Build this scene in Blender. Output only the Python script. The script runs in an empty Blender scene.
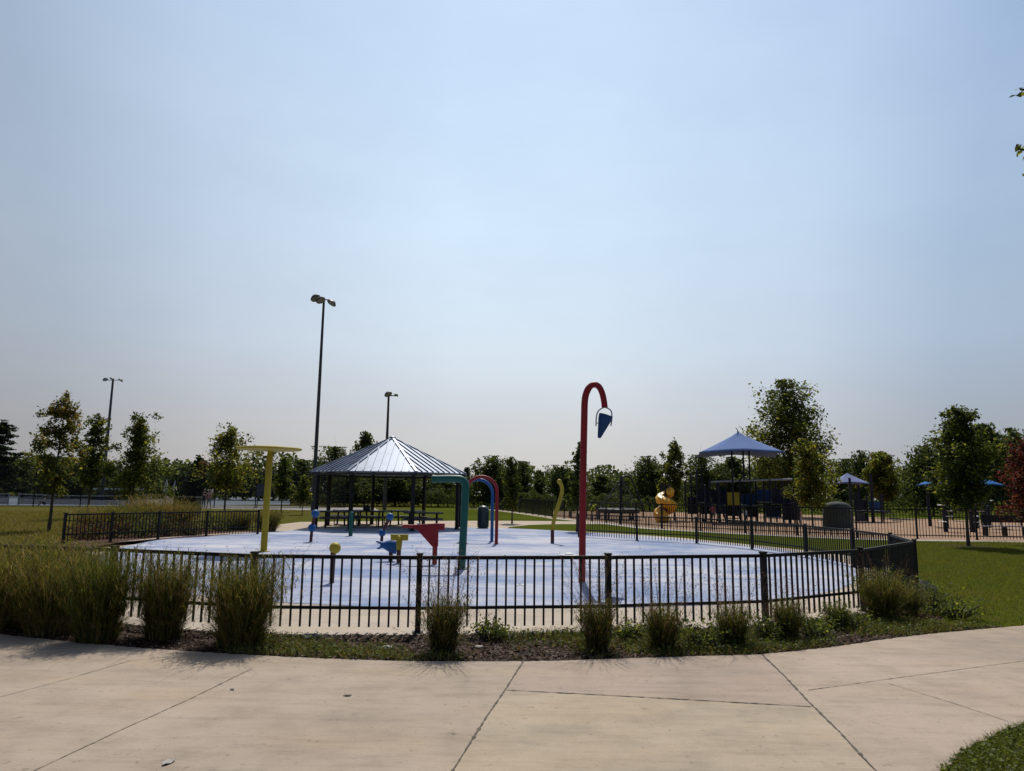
import bpy, math, random
import numpy as np
from mathutils import Vector, Matrix

PI = math.pi
R = math.radians
rng = np.random.default_rng(7)
random.seed(7)

# ------------------------------------------------------------------ scene, camera
sc = bpy.context.scene
col = sc.collection
W, H, F = 1024, 771, 720.0
EYE = 1.65
PITCH, ROLL = math.atan(108.5 / F), 0.0125
cam_d = bpy.data.cameras.new("camera")
cam_d.sensor_width = 36.0
cam_d.lens = F / W * 36.0
cam_d.clip_start, cam_d.clip_end = 0.05, 6000
cam = bpy.data.objects.new("camera", cam_d)
col.objects.link(cam)
cam.location = (0, 0, EYE)
CR = Matrix.Rotation(PI / 2 + PITCH, 3, 'X') @ Matrix.Rotation(ROLL, 3, 'Z')
cam.rotation_euler = CR.to_euler()
sc.camera = cam

def ray(px, py):
    return CR @ Vector(((px - W / 2) / F, (H / 2 - py) / F, -1.0))

def gp(px, py, z=0.0):
    """point of height z seen at a pixel of the photograph (used once, to survey the place)"""
    d = ray(px, py)
    t = (z - EYE) / d.z
    return Vector((d.x * t, d.y * t, z))

def hy(px):
    return 494.0 + (px - 512) * ROLL

def atY(px, py, Y):
    d = ray(px, py)
    t = Y / d.y
    return Vector((d.x * t, Y, EYE + d.z * t))

def foot(px, Y):
    p = atY(px, hy(px) + EYE * F / Y, Y)
    return Vector((p.x, Y, 0.0))

def top(px, py, Y):
    return atY(px, py, Y).z

# ------------------------------------------------------------------ materials
def new_mat(name):
    m = bpy.data.materials.new(name)
    m.use_nodes = True
    nt = m.node_tree
    nt.nodes.clear()
    return m, nt

def N(nt, t, **kw):
    n = nt.nodes.new(t)
    for k, v in kw.items():
        setattr(n, k, v)
    return n

def noise(nt, scale, detail=4, rough=0.55, coord='Object', stretch=None):
    tc = N(nt, 'ShaderNodeTexCoord')
    nz = N(nt, 'ShaderNodeTexNoise')
    nz.inputs['Scale'].default_value = scale
    nz.inputs['Detail'].default_value = detail
    nz.inputs['Roughness'].default_value = rough
    if stretch:
        mp = N(nt, 'ShaderNodeMapping')
        mp.inputs['Scale'].default_value = stretch
        nt.links.new(tc.outputs[coord], mp.inputs[0])
        nt.links.new(mp.outputs[0], nz.inputs['Vector'])
    else:
        nt.links.new(tc.outputs[coord], nz.inputs['Vector'])
    return nz.outputs['Fac']

def ramp(nt, fac, stops):
    r = N(nt, 'ShaderNodeValToRGB')
    e = r.color_ramp.elements
    while len(e) < len(stops):
        e.new(0.5)
    for i, (p, c) in enumerate(stops):
        e[i].position = p
        e[i].color = (*c, 1)
    nt.links.new(fac, r.inputs[0])
    return r.outputs[0]

def mix(nt, a, b, fac, mode='MIX'):
    n = N(nt, 'ShaderNodeMix', data_type='RGBA', blend_type=mode)
    for sock, v in ((n.inputs[6], a), (n.inputs[7], b), (n.inputs[0], fac)):
        if isinstance(v, (int, float)):
            sock.default_value = v
        elif isinstance(v, tuple):
            sock.default_value = (*v, 1)
        else:
            nt.links.new(v, sock)
    return n.outputs[2]

def bsdf(nt, color, rough=0.6, metal=0.0, spec=0.5, bump=None, bstr=0.3, bdist=0.01):
    p = N(nt, 'ShaderNodeBsdfPrincipled')
    o = N(nt, 'ShaderNodeOutputMaterial')
    if isinstance(color, tuple):
        p.inputs['Base Color'].default_value = (*color, 1)
    else:
        nt.links.new(color, p.inputs['Base Color'])
    if isinstance(rough, (int, float)):
        p.inputs['Roughness'].default_value = rough
    else:
        nt.links.new(rough, p.inputs['Roughness'])
    p.inputs['Metallic'].default_value = metal
    p.inputs['Specular IOR Level'].default_value = spec
    if bump is not None:
        b = N(nt, 'ShaderNodeBump')
        b.inputs['Strength'].default_value = bstr
        b.inputs['Distance'].default_value = bdist
        nt.links.new(bump, b.inputs['Height'])
        nt.links.new(b.outputs[0], p.inputs['Normal'])
    nt.links.new(p.outputs[0], o.inputs[0])
    return p

def paint(name, c, rough=0.4, var=0.22, scale=3.0, metal=0.0, spec=0.5):
    """painted or coated surface: faded blotches, fine scuffs"""
    m, nt = new_mat(name)
    a = noise(nt, scale, 5)
    b = noise(nt, scale * 14, 3)
    lo = tuple(x * (1 - var) for x in c)
    hi = tuple(min(1, x * (1 + var) + 0.012) for x in c)
    c1 = ramp(nt, a, [(0.3, lo), (0.72, hi)])
    c2 = mix(nt, c1, ramp(nt, b, [(0.35, (0.78,) * 3), (0.65, (1.0,) * 3)]), 0.6, 'MULTIPLY')
    rr = N(nt, 'ShaderNodeMapRange')
    rr.inputs[3].default_value = rough - 0.1
    rr.inputs[4].default_value = rough + 0.18
    nt.links.new(a, rr.inputs[0])
    bsdf(nt, c2, rr.outputs[0], metal, spec, b, 0.08, 0.004)
    return m

def leafmat(name, c, trans=0.45, var=0.4):
    m, nt = new_mat(name)
    g = N(nt, 'ShaderNodeNewGeometry')
    lo = tuple(x * (1 - var) for x in c)
    hi = tuple(min(1, x * (1 + var)) for x in c)
    cc = ramp(nt, g.outputs['Random Per Island'], [(0.0, lo), (1.0, hi)])
    d = N(nt, 'ShaderNodeBsdfDiffuse')
    t = N(nt, 'ShaderNodeBsdfTranslucent')
    gl = N(nt, 'ShaderNodeBsdfGlossy')
    gl.inputs['Roughness'].default_value = 0.55
    gl.inputs['Color'].default_value = (0.8, 0.85, 0.9, 1)
    nt.links.new(cc, d.inputs[0])
    nt.links.new(mix(nt, cc, (1.15, 1.1, 0.6), 1.0, 'MULTIPLY'), t.inputs[0])
    mx = N(nt, 'ShaderNodeMixShader')
    mx.inputs[0].default_value = trans
    nt.links.new(d.outputs[0], mx.inputs[1])
    nt.links.new(t.outputs[0], mx.inputs[2])
    m2 = N(nt, 'ShaderNodeMixShader')
    m2.inputs[0].default_value = 0.012
    nt.links.new(mx.outputs[0], m2.inputs[1])
    nt.links.new(gl.outputs[0], m2.inputs[2])
    o = N(nt, 'ShaderNodeOutputMaterial')
    nt.links.new(m2.outputs[0], o.inputs[0])
    return m

def concrete(name, base, streak=True):
    m, nt = new_mat(name)
    big = noise(nt, 0.42, 5, 0.62)
    mid = noise(nt, 2.3, 7, 0.66)
    blot = noise(nt, 0.9, 4, 0.55, stretch=(0.6, 1.5, 1.0))
    fine = noise(nt, 120, 3, 0.7)
    spots = noise(nt, 17, 3, 0.6)
    st = noise(nt, 1.0, 8, 0.78, stretch=(1.1, 7.0, 1.0))
    a = tuple(x * 0.84 for x in base)
    b = tuple(min(1, x * 1.10) for x in base)
    warm = (base[0] * 1.05, base[1] * 1.0, base[2] * 0.88)
    c = ramp(nt, big, [(0.34, a), (0.5, base), (0.66, b)])
    c = mix(nt, c, warm, ramp(nt, blot, [(0.48, (0, 0, 0)), (0.66, (0.5,) * 3)]))
    c = mix(nt, c, ramp(nt, mid, [(0.30, (0.80, 0.80, 0.80)), (0.52, (1.0,) * 3), (0.75, (1.06,) * 3)]), 0.9, 'MULTIPLY')
    c = mix(nt, c, ramp(nt, st, [(0.36, (0.80, 0.79, 0.78)), (0.52, (1.03,) * 3)]), 0.75 if streak else 0.15, 'MULTIPLY')
    c = mix(nt, c, ramp(nt, spots, [(0.27, (0.55, 0.53, 0.50)), (0.36, (1.0,) * 3)]), 0.8, 'MULTIPLY')
    c = mix(nt, c, ramp(nt, fine, [(0.3, (0.82,) * 3), (0.7, (1.10,) * 3)]), 0.8, 'MULTIPLY')
    bsdf(nt, c, 0.85, 0, 0.25, fine, 0.25, 0.003)
    return m

M = {}
M['black'] = paint('black powder coat', (0.006, 0.006, 0.0065), 0.55, 0.25, spec=0.22)
M['yellow'] = paint('yellow paint', (0.40, 0.30, 0.016), 0.5, 0.15, spec=0.3)
M['orange'] = paint('yellow plastic', (0.80, 0.40, 0.014), 0.4, 0.12)
M['red'] = paint('red paint', (0.26, 0.009, 0.013), 0.5, 0.15, spec=0.3)
M['darkred'] = paint('faded red paint', (0.075, 0.020, 0.022), 0.5, 0.2, spec=0.3)
M['blue'] = paint('blue paint', (0.008, 0.085, 0.28), 0.45, 0.15, spec=0.3)
M['navy'] = paint('dark blue paint', (0.004, 0.045, 0.16), 0.45, 0.15, spec=0.3)
M['slate'] = paint('dark slate blue coat', (0.010, 0.013, 0.030), 0.55, 0.2, spec=0.25)
M['teal'] = paint('teal paint', (0.005, 0.095, 0.078), 0.45, 0.15, spec=0.3)
M['galv'] = paint('galvanised steel', (0.50, 0.53, 0.58), 0.34, 0.10, 2.0, metal=0.75)
M['steel'] = paint('grey steel pole', (0.045, 0.045, 0.05), 0.5, 0.15)
M['palesteel'] = paint('pale steel', (0.36, 0.38, 0.42), 0.45, 0.12)
M['wood'] = paint('weathered pole wood', (0.07, 0.055, 0.045), 0.8, 0.3)
M['roofmetal'] = paint('ribbed metal roof', (0.175, 0.21, 0.285), 0.46, 0.25, 1.6, metal=0.45, spec=0.35)
M['roofdark'] = paint('dark fascia', (0.009, 0.010, 0.013), 0.5, 0.2)
M['white'] = paint('white paint', (0.72, 0.72, 0.70), 0.5, 0.08)
M['cream'] = paint('pale render', (0.36, 0.36, 0.37), 0.8, 0.12)
M['darkglass'] = paint('dark opening', (0.015, 0.016, 0.02), 0.3, 0.2)
M['greygreen'] = paint('grey green plastic', (0.038, 0.050, 0.043), 0.8, 0.25)
M['charcoal'] = paint('charcoal play shell', (0.045, 0.05, 0.062), 0.4, 0.25)
M['bin'] = paint('dark green bin plastic', (0.010, 0.030, 0.036), 0.35, 0.2)
M['canopy'] = paint('blue shade cloth', (0.11, 0.185, 0.40), 0.85, 0.10, 1.2, spec=0.2)
M['canopylight'] = paint('pale blue shade cloth', (0.17, 0.21, 0.38), 0.85, 0.10, 1.2, spec=0.2)
M['canopybright'] = paint('bright blue shade cloth', (0.018, 0.13, 0.40), 0.85, 0.10, 1.2, spec=0.2)
M['trunk'] = paint('bark', (0.055, 0.042, 0.032), 0.9, 0.4, 9.0)
M['stone'] = paint('pale stone', (0.33, 0.31, 0.29), 0.85, 0.25, 12)
M['darkstone'] = paint('dark stone', (0.07, 0.07, 0.08), 0.85, 0.3, 12)
M['skin'] = paint('skin', (0.42, 0.24, 0.17), 0.6, 0.08)
M['hair'] = paint('dark hair', (0.025, 0.018, 0.014), 0.6, 0.2)
M['path'] = concrete('broomed concrete', (0.328, 0.265, 0.208))
M['path_pink'] = concrete('broomed concrete, pinkish pour', (0.318, 0.252, 0.203))
M['path_sand'] = concrete('broomed concrete, sandy pour', (0.346, 0.282, 0.210))
M['path_pale'] = concrete('broomed concrete, pale pour', (0.338, 0.271, 0.214))
M['apron'] = concrete('pale concrete', (0.39, 0.33, 0.27), streak=False)
M['plaza'] = concrete('tan concrete', (0.37, 0.295, 0.225), streak=False)
M['kerb'] = concrete('kerb concrete', (0.40, 0.36, 0.31), streak=False)
M['joint'] = paint('joint grime', (0.085, 0.068, 0.053), 0.95, 0.4, 6)
M['jointthin'] = paint('thin joint grime', (0.235, 0.19, 0.15), 0.95, 0.4, 6)
M['court'] = paint('court surface', (0.14, 0.175, 0.22), 0.85, 0.12, 0.3)
M['courtpale'] = concrete('pale court apron', (0.22, 0.21, 0.195), streak=False)
# grasses and leaves
M['lf_mid'] = leafmat('mid green leaf', (0.105, 0.130, 0.030), 0.55)
M['lf_dark'] = leafmat('dark green leaf', (0.056, 0.074, 0.022), 0.45)
M['lf_lite'] = leafmat('yellow green leaf', (0.21, 0.22, 0.040), 0.6)
M['lf_gold'] = leafmat('turning leaf', (0.20, 0.14, 0.034), 0.5)
M['lf_rust'] = leafmat('rust leaf', (0.13, 0.058, 0.028), 0.4)
M['lf_red'] = leafmat('red leaf', (0.15, 0.036, 0.038), 0.5)
M['lf_wine'] = leafmat('wine leaf', (0.060, 0.017, 0.020), 0.35)
M['nd'] = leafmat('pine needles', (0.022, 0.036, 0.020), 0.25)
M['lf_far'] = leafmat('far foliage', (0.054, 0.074, 0.033), 0.45)
M['lf_far2'] = leafmat('far olive foliage', (0.095, 0.105, 0.036), 0.45)
M['g_green'] = leafmat('green blade', (0.095, 0.120, 0.020), 0.32)
M['g_olive'] = leafmat('olive blade', (0.165, 0.150, 0.032), 0.32)
M['g_straw'] = leafmat('straw blade', (0.30, 0.21, 0.085), 0.3)
M['g_dark'] = leafmat('deep green blade', (0.032, 0.044, 0.012), 0.25)
M['g_plume'] = leafmat('plume', (0.12, 0.075, 0.062), 0.35)
M['lawnblade'] = leafmat('lawn blade', (0.122, 0.136, 0.022), 0.5)
M['lawnblade2'] = leafmat('dry lawn blade', (0.145, 0.135, 0.026), 0.45)
M['chip'] = leafmat('bark chip', (0.068, 0.038, 0.027), 0.0, 0.6)
M['chip2'] = leafmat('grey chip', (0.105, 0.078, 0.06), 0.0, 0.4)

def mat_lawn():
    m, nt = new_mat('lawn')
    a = noise(nt, 0.09, 5, 0.6)
    b = noise(nt, 1.3, 6, 0.65)
    c_ = noise(nt, 30, 4, 0.7)
    tc = N(nt, 'ShaderNodeTexCoord')
    sx = N(nt, 'ShaderNodeSeparateXYZ')
    nt.links.new(tc.outputs['Object'], sx.inputs[0])
    mr = N(nt, 'ShaderNodeMapRange')
    mr.inputs[1].default_value = -15
    mr.inputs[2].default_value = -8
    nt.links.new(sx.outputs['X'], mr.inputs[0])
    green = ramp(nt, a, [(0.3, (0.048, 0.064, 0.009)), (0.55, (0.066, 0.084, 0.011)), (0.75, (0.090, 0.096, 0.015))])
    dry = ramp(nt, b, [(0.3, (0.068, 0.066, 0.016)), (0.7, (0.105, 0.092, 0.026))])
    c = mix(nt, dry, green, mr.outputs[0])
    c = mix(nt, c, (0.098, 0.082, 0.024), ramp(nt, b, [(0.52, (0, 0, 0)), (0.74, (0.8,) * 3)]))
    c = mix(nt, c, ramp(nt, c_, [(0.3, (0.55,) * 3), (0.7, (1.25,) * 3)]), 0.9, 'MULTIPLY')
    bsdf(nt, c, 0.95, 0, 0.0, c_, 0.8, 0.03)
    return m
M['lawn'] = mat_lawn()

def mat_pad():
    m, nt = new_mat('splash pad coating')
    a = noise(nt, 0.30, 4, 0.6)
    b = noise(nt, 0.8, 7, 0.7)
    c_ = noise(nt, 60, 3, 0.7)
    s = noise(nt, 0.9, 5, 0.6, stretch=(0.25, 1.6, 1))
    base = ramp(nt, a, [(0.38, (0.155, 0.21, 0.345)), (0.5, (0.26, 0.295, 0.405)), (0.60, (0.355, 0.37, 0.445))])
    c = mix(nt, base, (0.43, 0.435, 0.475), ramp(nt, b, [(0.48, (0, 0, 0)), (0.66, (0.9,) * 3)]))
    c = mix(nt, c, (0.12, 0.18, 0.34), ramp(nt, s, [(0.52, (0, 0, 0)), (0.66, (0.75,) * 3)]))
    c = mix(nt, c, ramp(nt, c_, [(0.3, (0.86,) * 3), (0.7, (1.06,) * 3)]), 0.8, 'MULTIPLY')
    big = noise(nt, 0.11, 3, 0.6, stretch=(0.8, 1.6, 1))
    c = mix(nt, c, ramp(nt, big, [(0.38, (0.90, 0.92, 0.97)), (0.60, (1.22, 1.18, 1.10))]), 1.0, 'MULTIPLY')
    rr = ramp(nt, b, [(0.3, (0.65,) * 3), (0.7, (0.9,) * 3)])
    bsdf(nt, c, rr, 0, 0.12, c_, 0.15, 0.003)
    return m
M['pad'] = mat_pad()

def mat_soil(name, c1, c2, c3, sc_=14):
    m, nt = new_mat(name)
    a = noise(nt, sc_, 6, 0.7)
    b = noise(nt, sc_ * 6, 4, 0.7)
    e = noise(nt, 0.8, 3)
    c = ramp(nt, a, [(0.3, c1), (0.55, c2), (0.75, c3)])
    c = mix(nt, c, ramp(nt, b, [(0.3, (0.55,) * 3), (0.7, (1.3,) * 3)]), 0.9, 'MULTIPLY')
    c = mix(nt, c, ramp(nt, e, [(0.3, (0.75,) * 3), (0.7, (1.15,) * 3)]), 0.8, 'MULTIPLY')
    bsdf(nt, c, 0.95, 0, 0.15, b, 0.9, 0.03)
    return m
M['soil'] = mat_soil('bark mulch soil', (0.022, 0.014, 0.010), (0.058, 0.038, 0.027), (0.11, 0.075, 0.055))
M['redmulch'] = mat_soil('red brown mulch', (0.045, 0.020, 0.014), (0.085, 0.040, 0.028), (0.14, 0.080, 0.055), 5)
M['chips'] = mat_soil('wood chip surfacing', (0.22, 0.140, 0.088), (0.35, 0.225, 0.145), (0.45, 0.31, 0.21), 4)

def mat_mesh(name, c, dens):
    m, nt = new_mat(name)
    t = N(nt, 'ShaderNodeBsdfTransparent')
    d = N(nt, 'ShaderNodeBsdfDiffuse')
    d.inputs[0].default_value = (*c, 1)
    x = N(nt, 'ShaderNodeMixShader')
    nz = noise(nt, 0.6, 2)
    mr = N(nt, 'ShaderNodeMapRange')
    mr.inputs[3].default_value = dens - 0.06
    mr.inputs[4].default_value = dens + 0.06
    nt.links.new(nz, mr.inputs[0])
    nt.links.new(mr.outputs[0], x.inputs[0])
    nt.links.new(t.outputs[0], x.inputs[1])
    nt.links.new(d.outputs[0], x.inputs[2])
    o = N(nt, 'ShaderNodeOutputMaterial')
    nt.links.new(x.outputs[0], o.inputs[0])
    return m
M['chainlink'] = mat_mesh('chain link mesh', (0.022, 0.022, 0.026), 0.48)
M['net'] = mat_mesh('net weave', (0.02, 0.022, 0.03), 0.72)

def cloth(name, c):
    return paint(name, c, 0.85, 0.12, 5)

# ------------------------------------------------------------------ mesh builder
class MB:
    def __init__(s):
        s.v, s.f, s.m = [], [], []

    def add(s, vs, fs, mi=0):
        o = len(s.v)
        s.v += [tuple(v) for v in vs]
        s.f += [tuple(i + o for i in f) for f in fs]
        s.m += [mi] * len(fs)
        return s

    def box(s, c, d, rz=0, mi=0, M3=None, bev=0.0):
        x, y, z = d[0] / 2, d[1] / 2, d[2] / 2
        rot = M3 if M3 is not None else Matrix.Rotation(rz, 3, 'Z')
        c = Vector(c)
        if bev <= 0:
            vs = [c + rot @ Vector((a * x, b * y, e * z)) for e in (-1, 1) for a, b in ((-1, -1), (1, -1), (1, 1), (-1, 1))]
            return s.add(vs, [(3, 2, 1, 0), (4, 5, 6, 7), (0, 1, 5, 4), (1, 2, 6, 5), (2, 3, 7, 6), (3, 0, 4, 7)], mi)
        b_ = bev
        ring = [(-x + b_, -y), (x - b_, -y), (x, -y + b_), (x, y - b_), (x - b_, y), (-x + b_, y), (-x, y - b_), (-x, -y + b_)]
        vs, fs = [], []
        for zz, k in ((-z, (x - b_) / x), (-z + b_, 1), (z - b_, 1), (z, (x - b_) / x)):
            vs += [c + rot @ Vector((p[0] * k, p[1] * k, zz)) for p in ring]
        for r_ in range(3):
            for i in range(8):
                j = (i + 1) % 8
                fs.append((r_ * 8 + i, r_ * 8 + j, r_ * 8 + 8 + j, r_ * 8 + 8 + i))
        fs.append(tuple(range(7, -1, -1)))
        fs.append(tuple(range(24, 32)))
        return s.add(vs, fs, mi)

    def bar(s, a, b, w, h, mi=0):
        a, b = Vector(a), Vector(b)
        d = (b - a)
        L = d.length
        d.normalize()
        up = Vector((0, 0, 1)) if abs(d.z) < 0.95 else Vector((0, 1, 0))
        x = d.cross(up).normalized()
        y = x.cross(d).normalized()
        m3 = Matrix((x, d, y)).transposed()
        return s.box((a + b) / 2, (w, L, h), M3=m3, mi=mi)

    def tube(s, pts, r, n=10, mi=0, cap=True):
        pts = [Vector(p) for p in pts]
        rs = r if isinstance(r, (list, tuple)) else [r] * len(pts)
        vs, fs = [], []
        ref = None
        for i, p in enumerate(pts):
            t = (pts[min(i + 1, len(pts) - 1)] - pts[max(i - 1, 0)]).normalized()
            if ref is None:
                ref = Vector((1, 0, 0)) if abs(t.x) < 0.8 else Vector((0, 1, 0))
            x = (ref - t * ref.dot(t)).normalized()
            ref = x
            y = t.cross(x)
            for k in range(n):
                a = 2 * PI * k / n
                vs.append(p + (x * math.cos(a) + y * math.sin(a)) * rs[i])
        for i in range(len(pts) - 1):
            for k in range(n):
                k2 = (k + 1) % n
                fs.append((i * n + k, i * n + k2, (i + 1) * n + k2, (i + 1) * n + k))
        if cap:
            fs.append(tuple(range(n - 1, -1, -1)))
            fs.append(tuple(range((len(pts) - 1) * n, len(pts) * n)))
        return s.add(vs, fs, mi)

    def lathe(s, prof, c=(0, 0, 0), n=20, mi=0, M3=None):
        """prof: (radius, z) from bottom to top"""
        c = Vector(c)
        vs, fs = [], []
        for r_, z in prof:
            for k in range(n):
                a = 2 * PI * k / n
                v = Vector((r_ * math.cos(a), r_ * math.sin(a), z))
                vs.append(c + (M3 @ v if M3 is not None else v))
        for i in range(len(prof) - 1):
            for k in range(n):
                k2 = (k + 1) % n
                fs.append((i * n + k, i * n + k2, (i + 1) * n + k2, (i + 1) * n + k))
        fs.append(tuple(range(n - 1, -1, -1)))
        fs.append(tuple(range((len(prof) - 1) * n, len(prof) * n)))
        return s.add(vs, fs, mi)

    def ball(s, c, r_, mi=0, n=16):
        prof = [(max(1e-4, r_ * math.sin(PI * i / 10)), -r_ * math.cos(PI * i / 10)) for i in range(11)]
        return s.lathe(prof, c, n, mi)

    def prism(s, poly, t, origin, ux, uy, mi=0):
        """flat outline given real thickness t (along ux x uy)"""
        ux, uy = Vector(ux).normalized(), Vector(uy).normalized()
        nz = ux.cross(uy)
        o = Vector(origin)
        n = len(poly)
        vs = [o + ux * p[0] + uy * p[1] - nz * t / 2 for p in poly] + [o + ux * p[0] + uy * p[1] + nz * t / 2 for p in poly]
        fs = [tuple(range(n - 1, -1, -1)), tuple(range(n, 2 * n))]
        fs += [(i, (i + 1) % n, n + (i + 1) % n, n + i) for i in range(n)]
        return s.add(vs, fs, mi)

    def build(s, name, mats, parent=None, smooth=True):
        me = bpy.data.meshes.new(name)
        me.from_pydata(s.v, [], s.f)
        ms = mats if isinstance(mats, (list, tuple)) else [mats]
        for m in ms:
            me.materials.append(M[m] if isinstance(m, str) else m)
        me.polygons.foreach_set('material_index', s.m)
        me.validate()
        if smooth:
            me.polygons.foreach_set('use_smooth', [True] * len(me.polygons))
            me.update()
            try:
                me.set_sharp_from_angle(angle=R(38))
            except Exception:
                pass
        me.update()
        o = bpy.data.objects.new(name, me)
        col.objects.link(o)
        if parent is not None:
            o.parent = parent
        return o

def tag(o, label=None, cat=None, group=None, kind=None):
    if label: o['label'] = label
    if cat: o['category'] = cat
    if group: o['group'] = group
    if kind: o['kind'] = kind
    return o

def thing(name, label, cat, loc=(0, 0, 0), rz=0, group=None):
    o = bpy.data.objects.new(name, None)
    o.empty_display_size = 0.2
    col.objects.link(o)
    o.location = loc
    o.rotation_euler = (0, 0, rz)
    return tag(o, label, cat, group)

def copy_tree(o, parent=None):
    c = o.copy()
    col.objects.link(c)
    if parent is not None:
        c.parent = parent
    for ch in [x for x in bpy.data.objects if x.parent == o]:
        copy_tree(ch, c)
    return c

def smooth_line(pts, k=8, closed=False):
    P = [Vector(p) for p in pts]
    n = len(P)
    out = []
    rngi = range(n) if closed else range(n - 1)
    for i in rngi:
        p0 = P[(i - 1) % n] if closed or i > 0 else P[i]
        p1, p2 = P[i], P[(i + 1) % n]
        p3 = P[(i + 2) % n] if closed or i + 2 < n else p2
        for j in range(k):
            t = j / k
            out.append(0.5 * ((2 * p1) + (p2 - p0) * t + (2 * p0 - 5 * p1 + 4 * p2 - p3) * t * t + (3 * p1 - p0 - 3 * p2 + p3) * t ** 3))
    if not closed:
        out.append(P[-1])
    return out

def sheet(name, pts, z, mat, skirt=0.0, kind='structure'):
    """flat polygon laid on the ground, with real edges going down"""
    mb = MB()
    n = len(pts)
    vs = [(p[0], p[1], z) for p in pts]
    area = sum(vs[i][0] * vs[(i + 1) % n][1] - vs[(i + 1) % n][0] * vs[i][1] for i in range(n))
    if area < 0:
        vs.reverse()
    fs = [tuple(range(n))]
    if skirt > 0:
        vs += [(p[0], p[1], z - skirt) for p in vs[:n]]
        fs += [(i, n + i, n + (i + 1) % n, (i + 1) % n) for i in range(n)]
    mb.add(vs, fs)
    o = mb.build(name, mat, smooth=False)
    return tag(o, kind=kind)

def ribbon(name, lines, z, mat, rough=0.0):
    mb = MB()
    rg = np.random.default_rng(len(lines))
    for pts, w in lines:
        P = [Vector((p[0], p[1], 0)) for p in pts]
        if rough:
            P = resample(P, 0.035)
        vs = []
        for i, p in enumerate(P):
            d = (P[min(i + 1, len(P) - 1)] - P[max(i - 1, 0)]).normalized()
            s_ = Vector((-d.y, d.x, 0))
            k = 1.0 if not rough else max(0.3, 1 + rg.normal(0, rough) + (rg.uniform(0.6, 1.6) if rg.uniform() < 0.05 else 0))
            off = s_ * (rg.normal(0, 0.10 * w) if rough else 0)
            vs += [p + off - s_ * w * k / 2 + Vector((0, 0, z)), p + off + s_ * w * k / 2 + Vector((0, 0, z))]
        mb.add(vs, [(2 * i, 2 * i + 2, 2 * i + 3, 2 * i + 1) for i in range(len(P) - 1)])
    return tag(mb.build(name, mat, smooth=False), kind='structure')

def resample(line, step):
    L_ = [Vector(p) for p in line]
    d = [0]
    for a, b in zip(L_[:-1], L_[1:]):
        d.append(d[-1] + (b - a).length)
    k = max(1, int(round(d[-1] / step)))
    out = []
    j = 0
    for i in range(k + 1):
        s = d[-1] * i / k
        while j < len(d) - 2 and d[j + 1] < s:
            j += 1
        out.append(L_[j].lerp(L_[j + 1], (s - d[j]) / max(1e-6, d[j + 1] - d[j])))
    return out

def face_mesh(name, V, mats, mi=None, parent=None):
    """V: (n, k, 3) array of separate k-gons"""
    n, k = V.shape[:2]
    me = bpy.data.meshes.new(name)
    me.vertices.add(n * k)
    me.vertices.foreach_set('co', V.reshape(-1).astype(np.float32))
    me.loops.add(n * k)
    me.loops.foreach_set('vertex_index', np.arange(n * k, dtype=np.int32))
    me.polygons.add(n)
    me.polygons.foreach_set('loop_start', np.arange(0, n * k, k, dtype=np.int32))
    for m in mats:
        me.materials.append(M[m])
    if mi is not None:
        me.polygons.foreach_set('material_index', np.asarray(mi, dtype=np.int32))
    me.update(calc_edges=True)
    o = bpy.data.objects.new(name, me)
    col.objects.link(o)
    if parent is not None:
        o.parent = parent
    return o

def unit(a):
    return a / np.maximum(np.linalg.norm(a, axis=-1, keepdims=True), 1e-9)

def leaf_faces(C, size, rg, flat=0.0, aspect=0.62):
    """diamond leaves at centres C"""
    n = len(C)
    nrm = rg.normal(size=(n, 3))
    nrm[:, 2] = np.abs(nrm[:, 2]) + flat
    nrm = unit(nrm)
    t = unit(np.cross(nrm, rg.normal(size=(n, 3))))
    b = np.cross(nrm, t)
    s = (size * rg.uniform(0.6, 1.35, n))[:, None]
    V = np.stack([C - t * s * 0.5, C + b * s * aspect * 0.5 - t * s * 0.08 + nrm * s * 0.1, C + t * s * 0.5, C - b * s * aspect * 0.5 - t * s * 0.08 + nrm * s * 0.1], 1)
    return V

def pick(rg, n, weights):
    w = np.array(weights, float)
    return rg.choice(len(w), n, p=w / w.sum())

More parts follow.
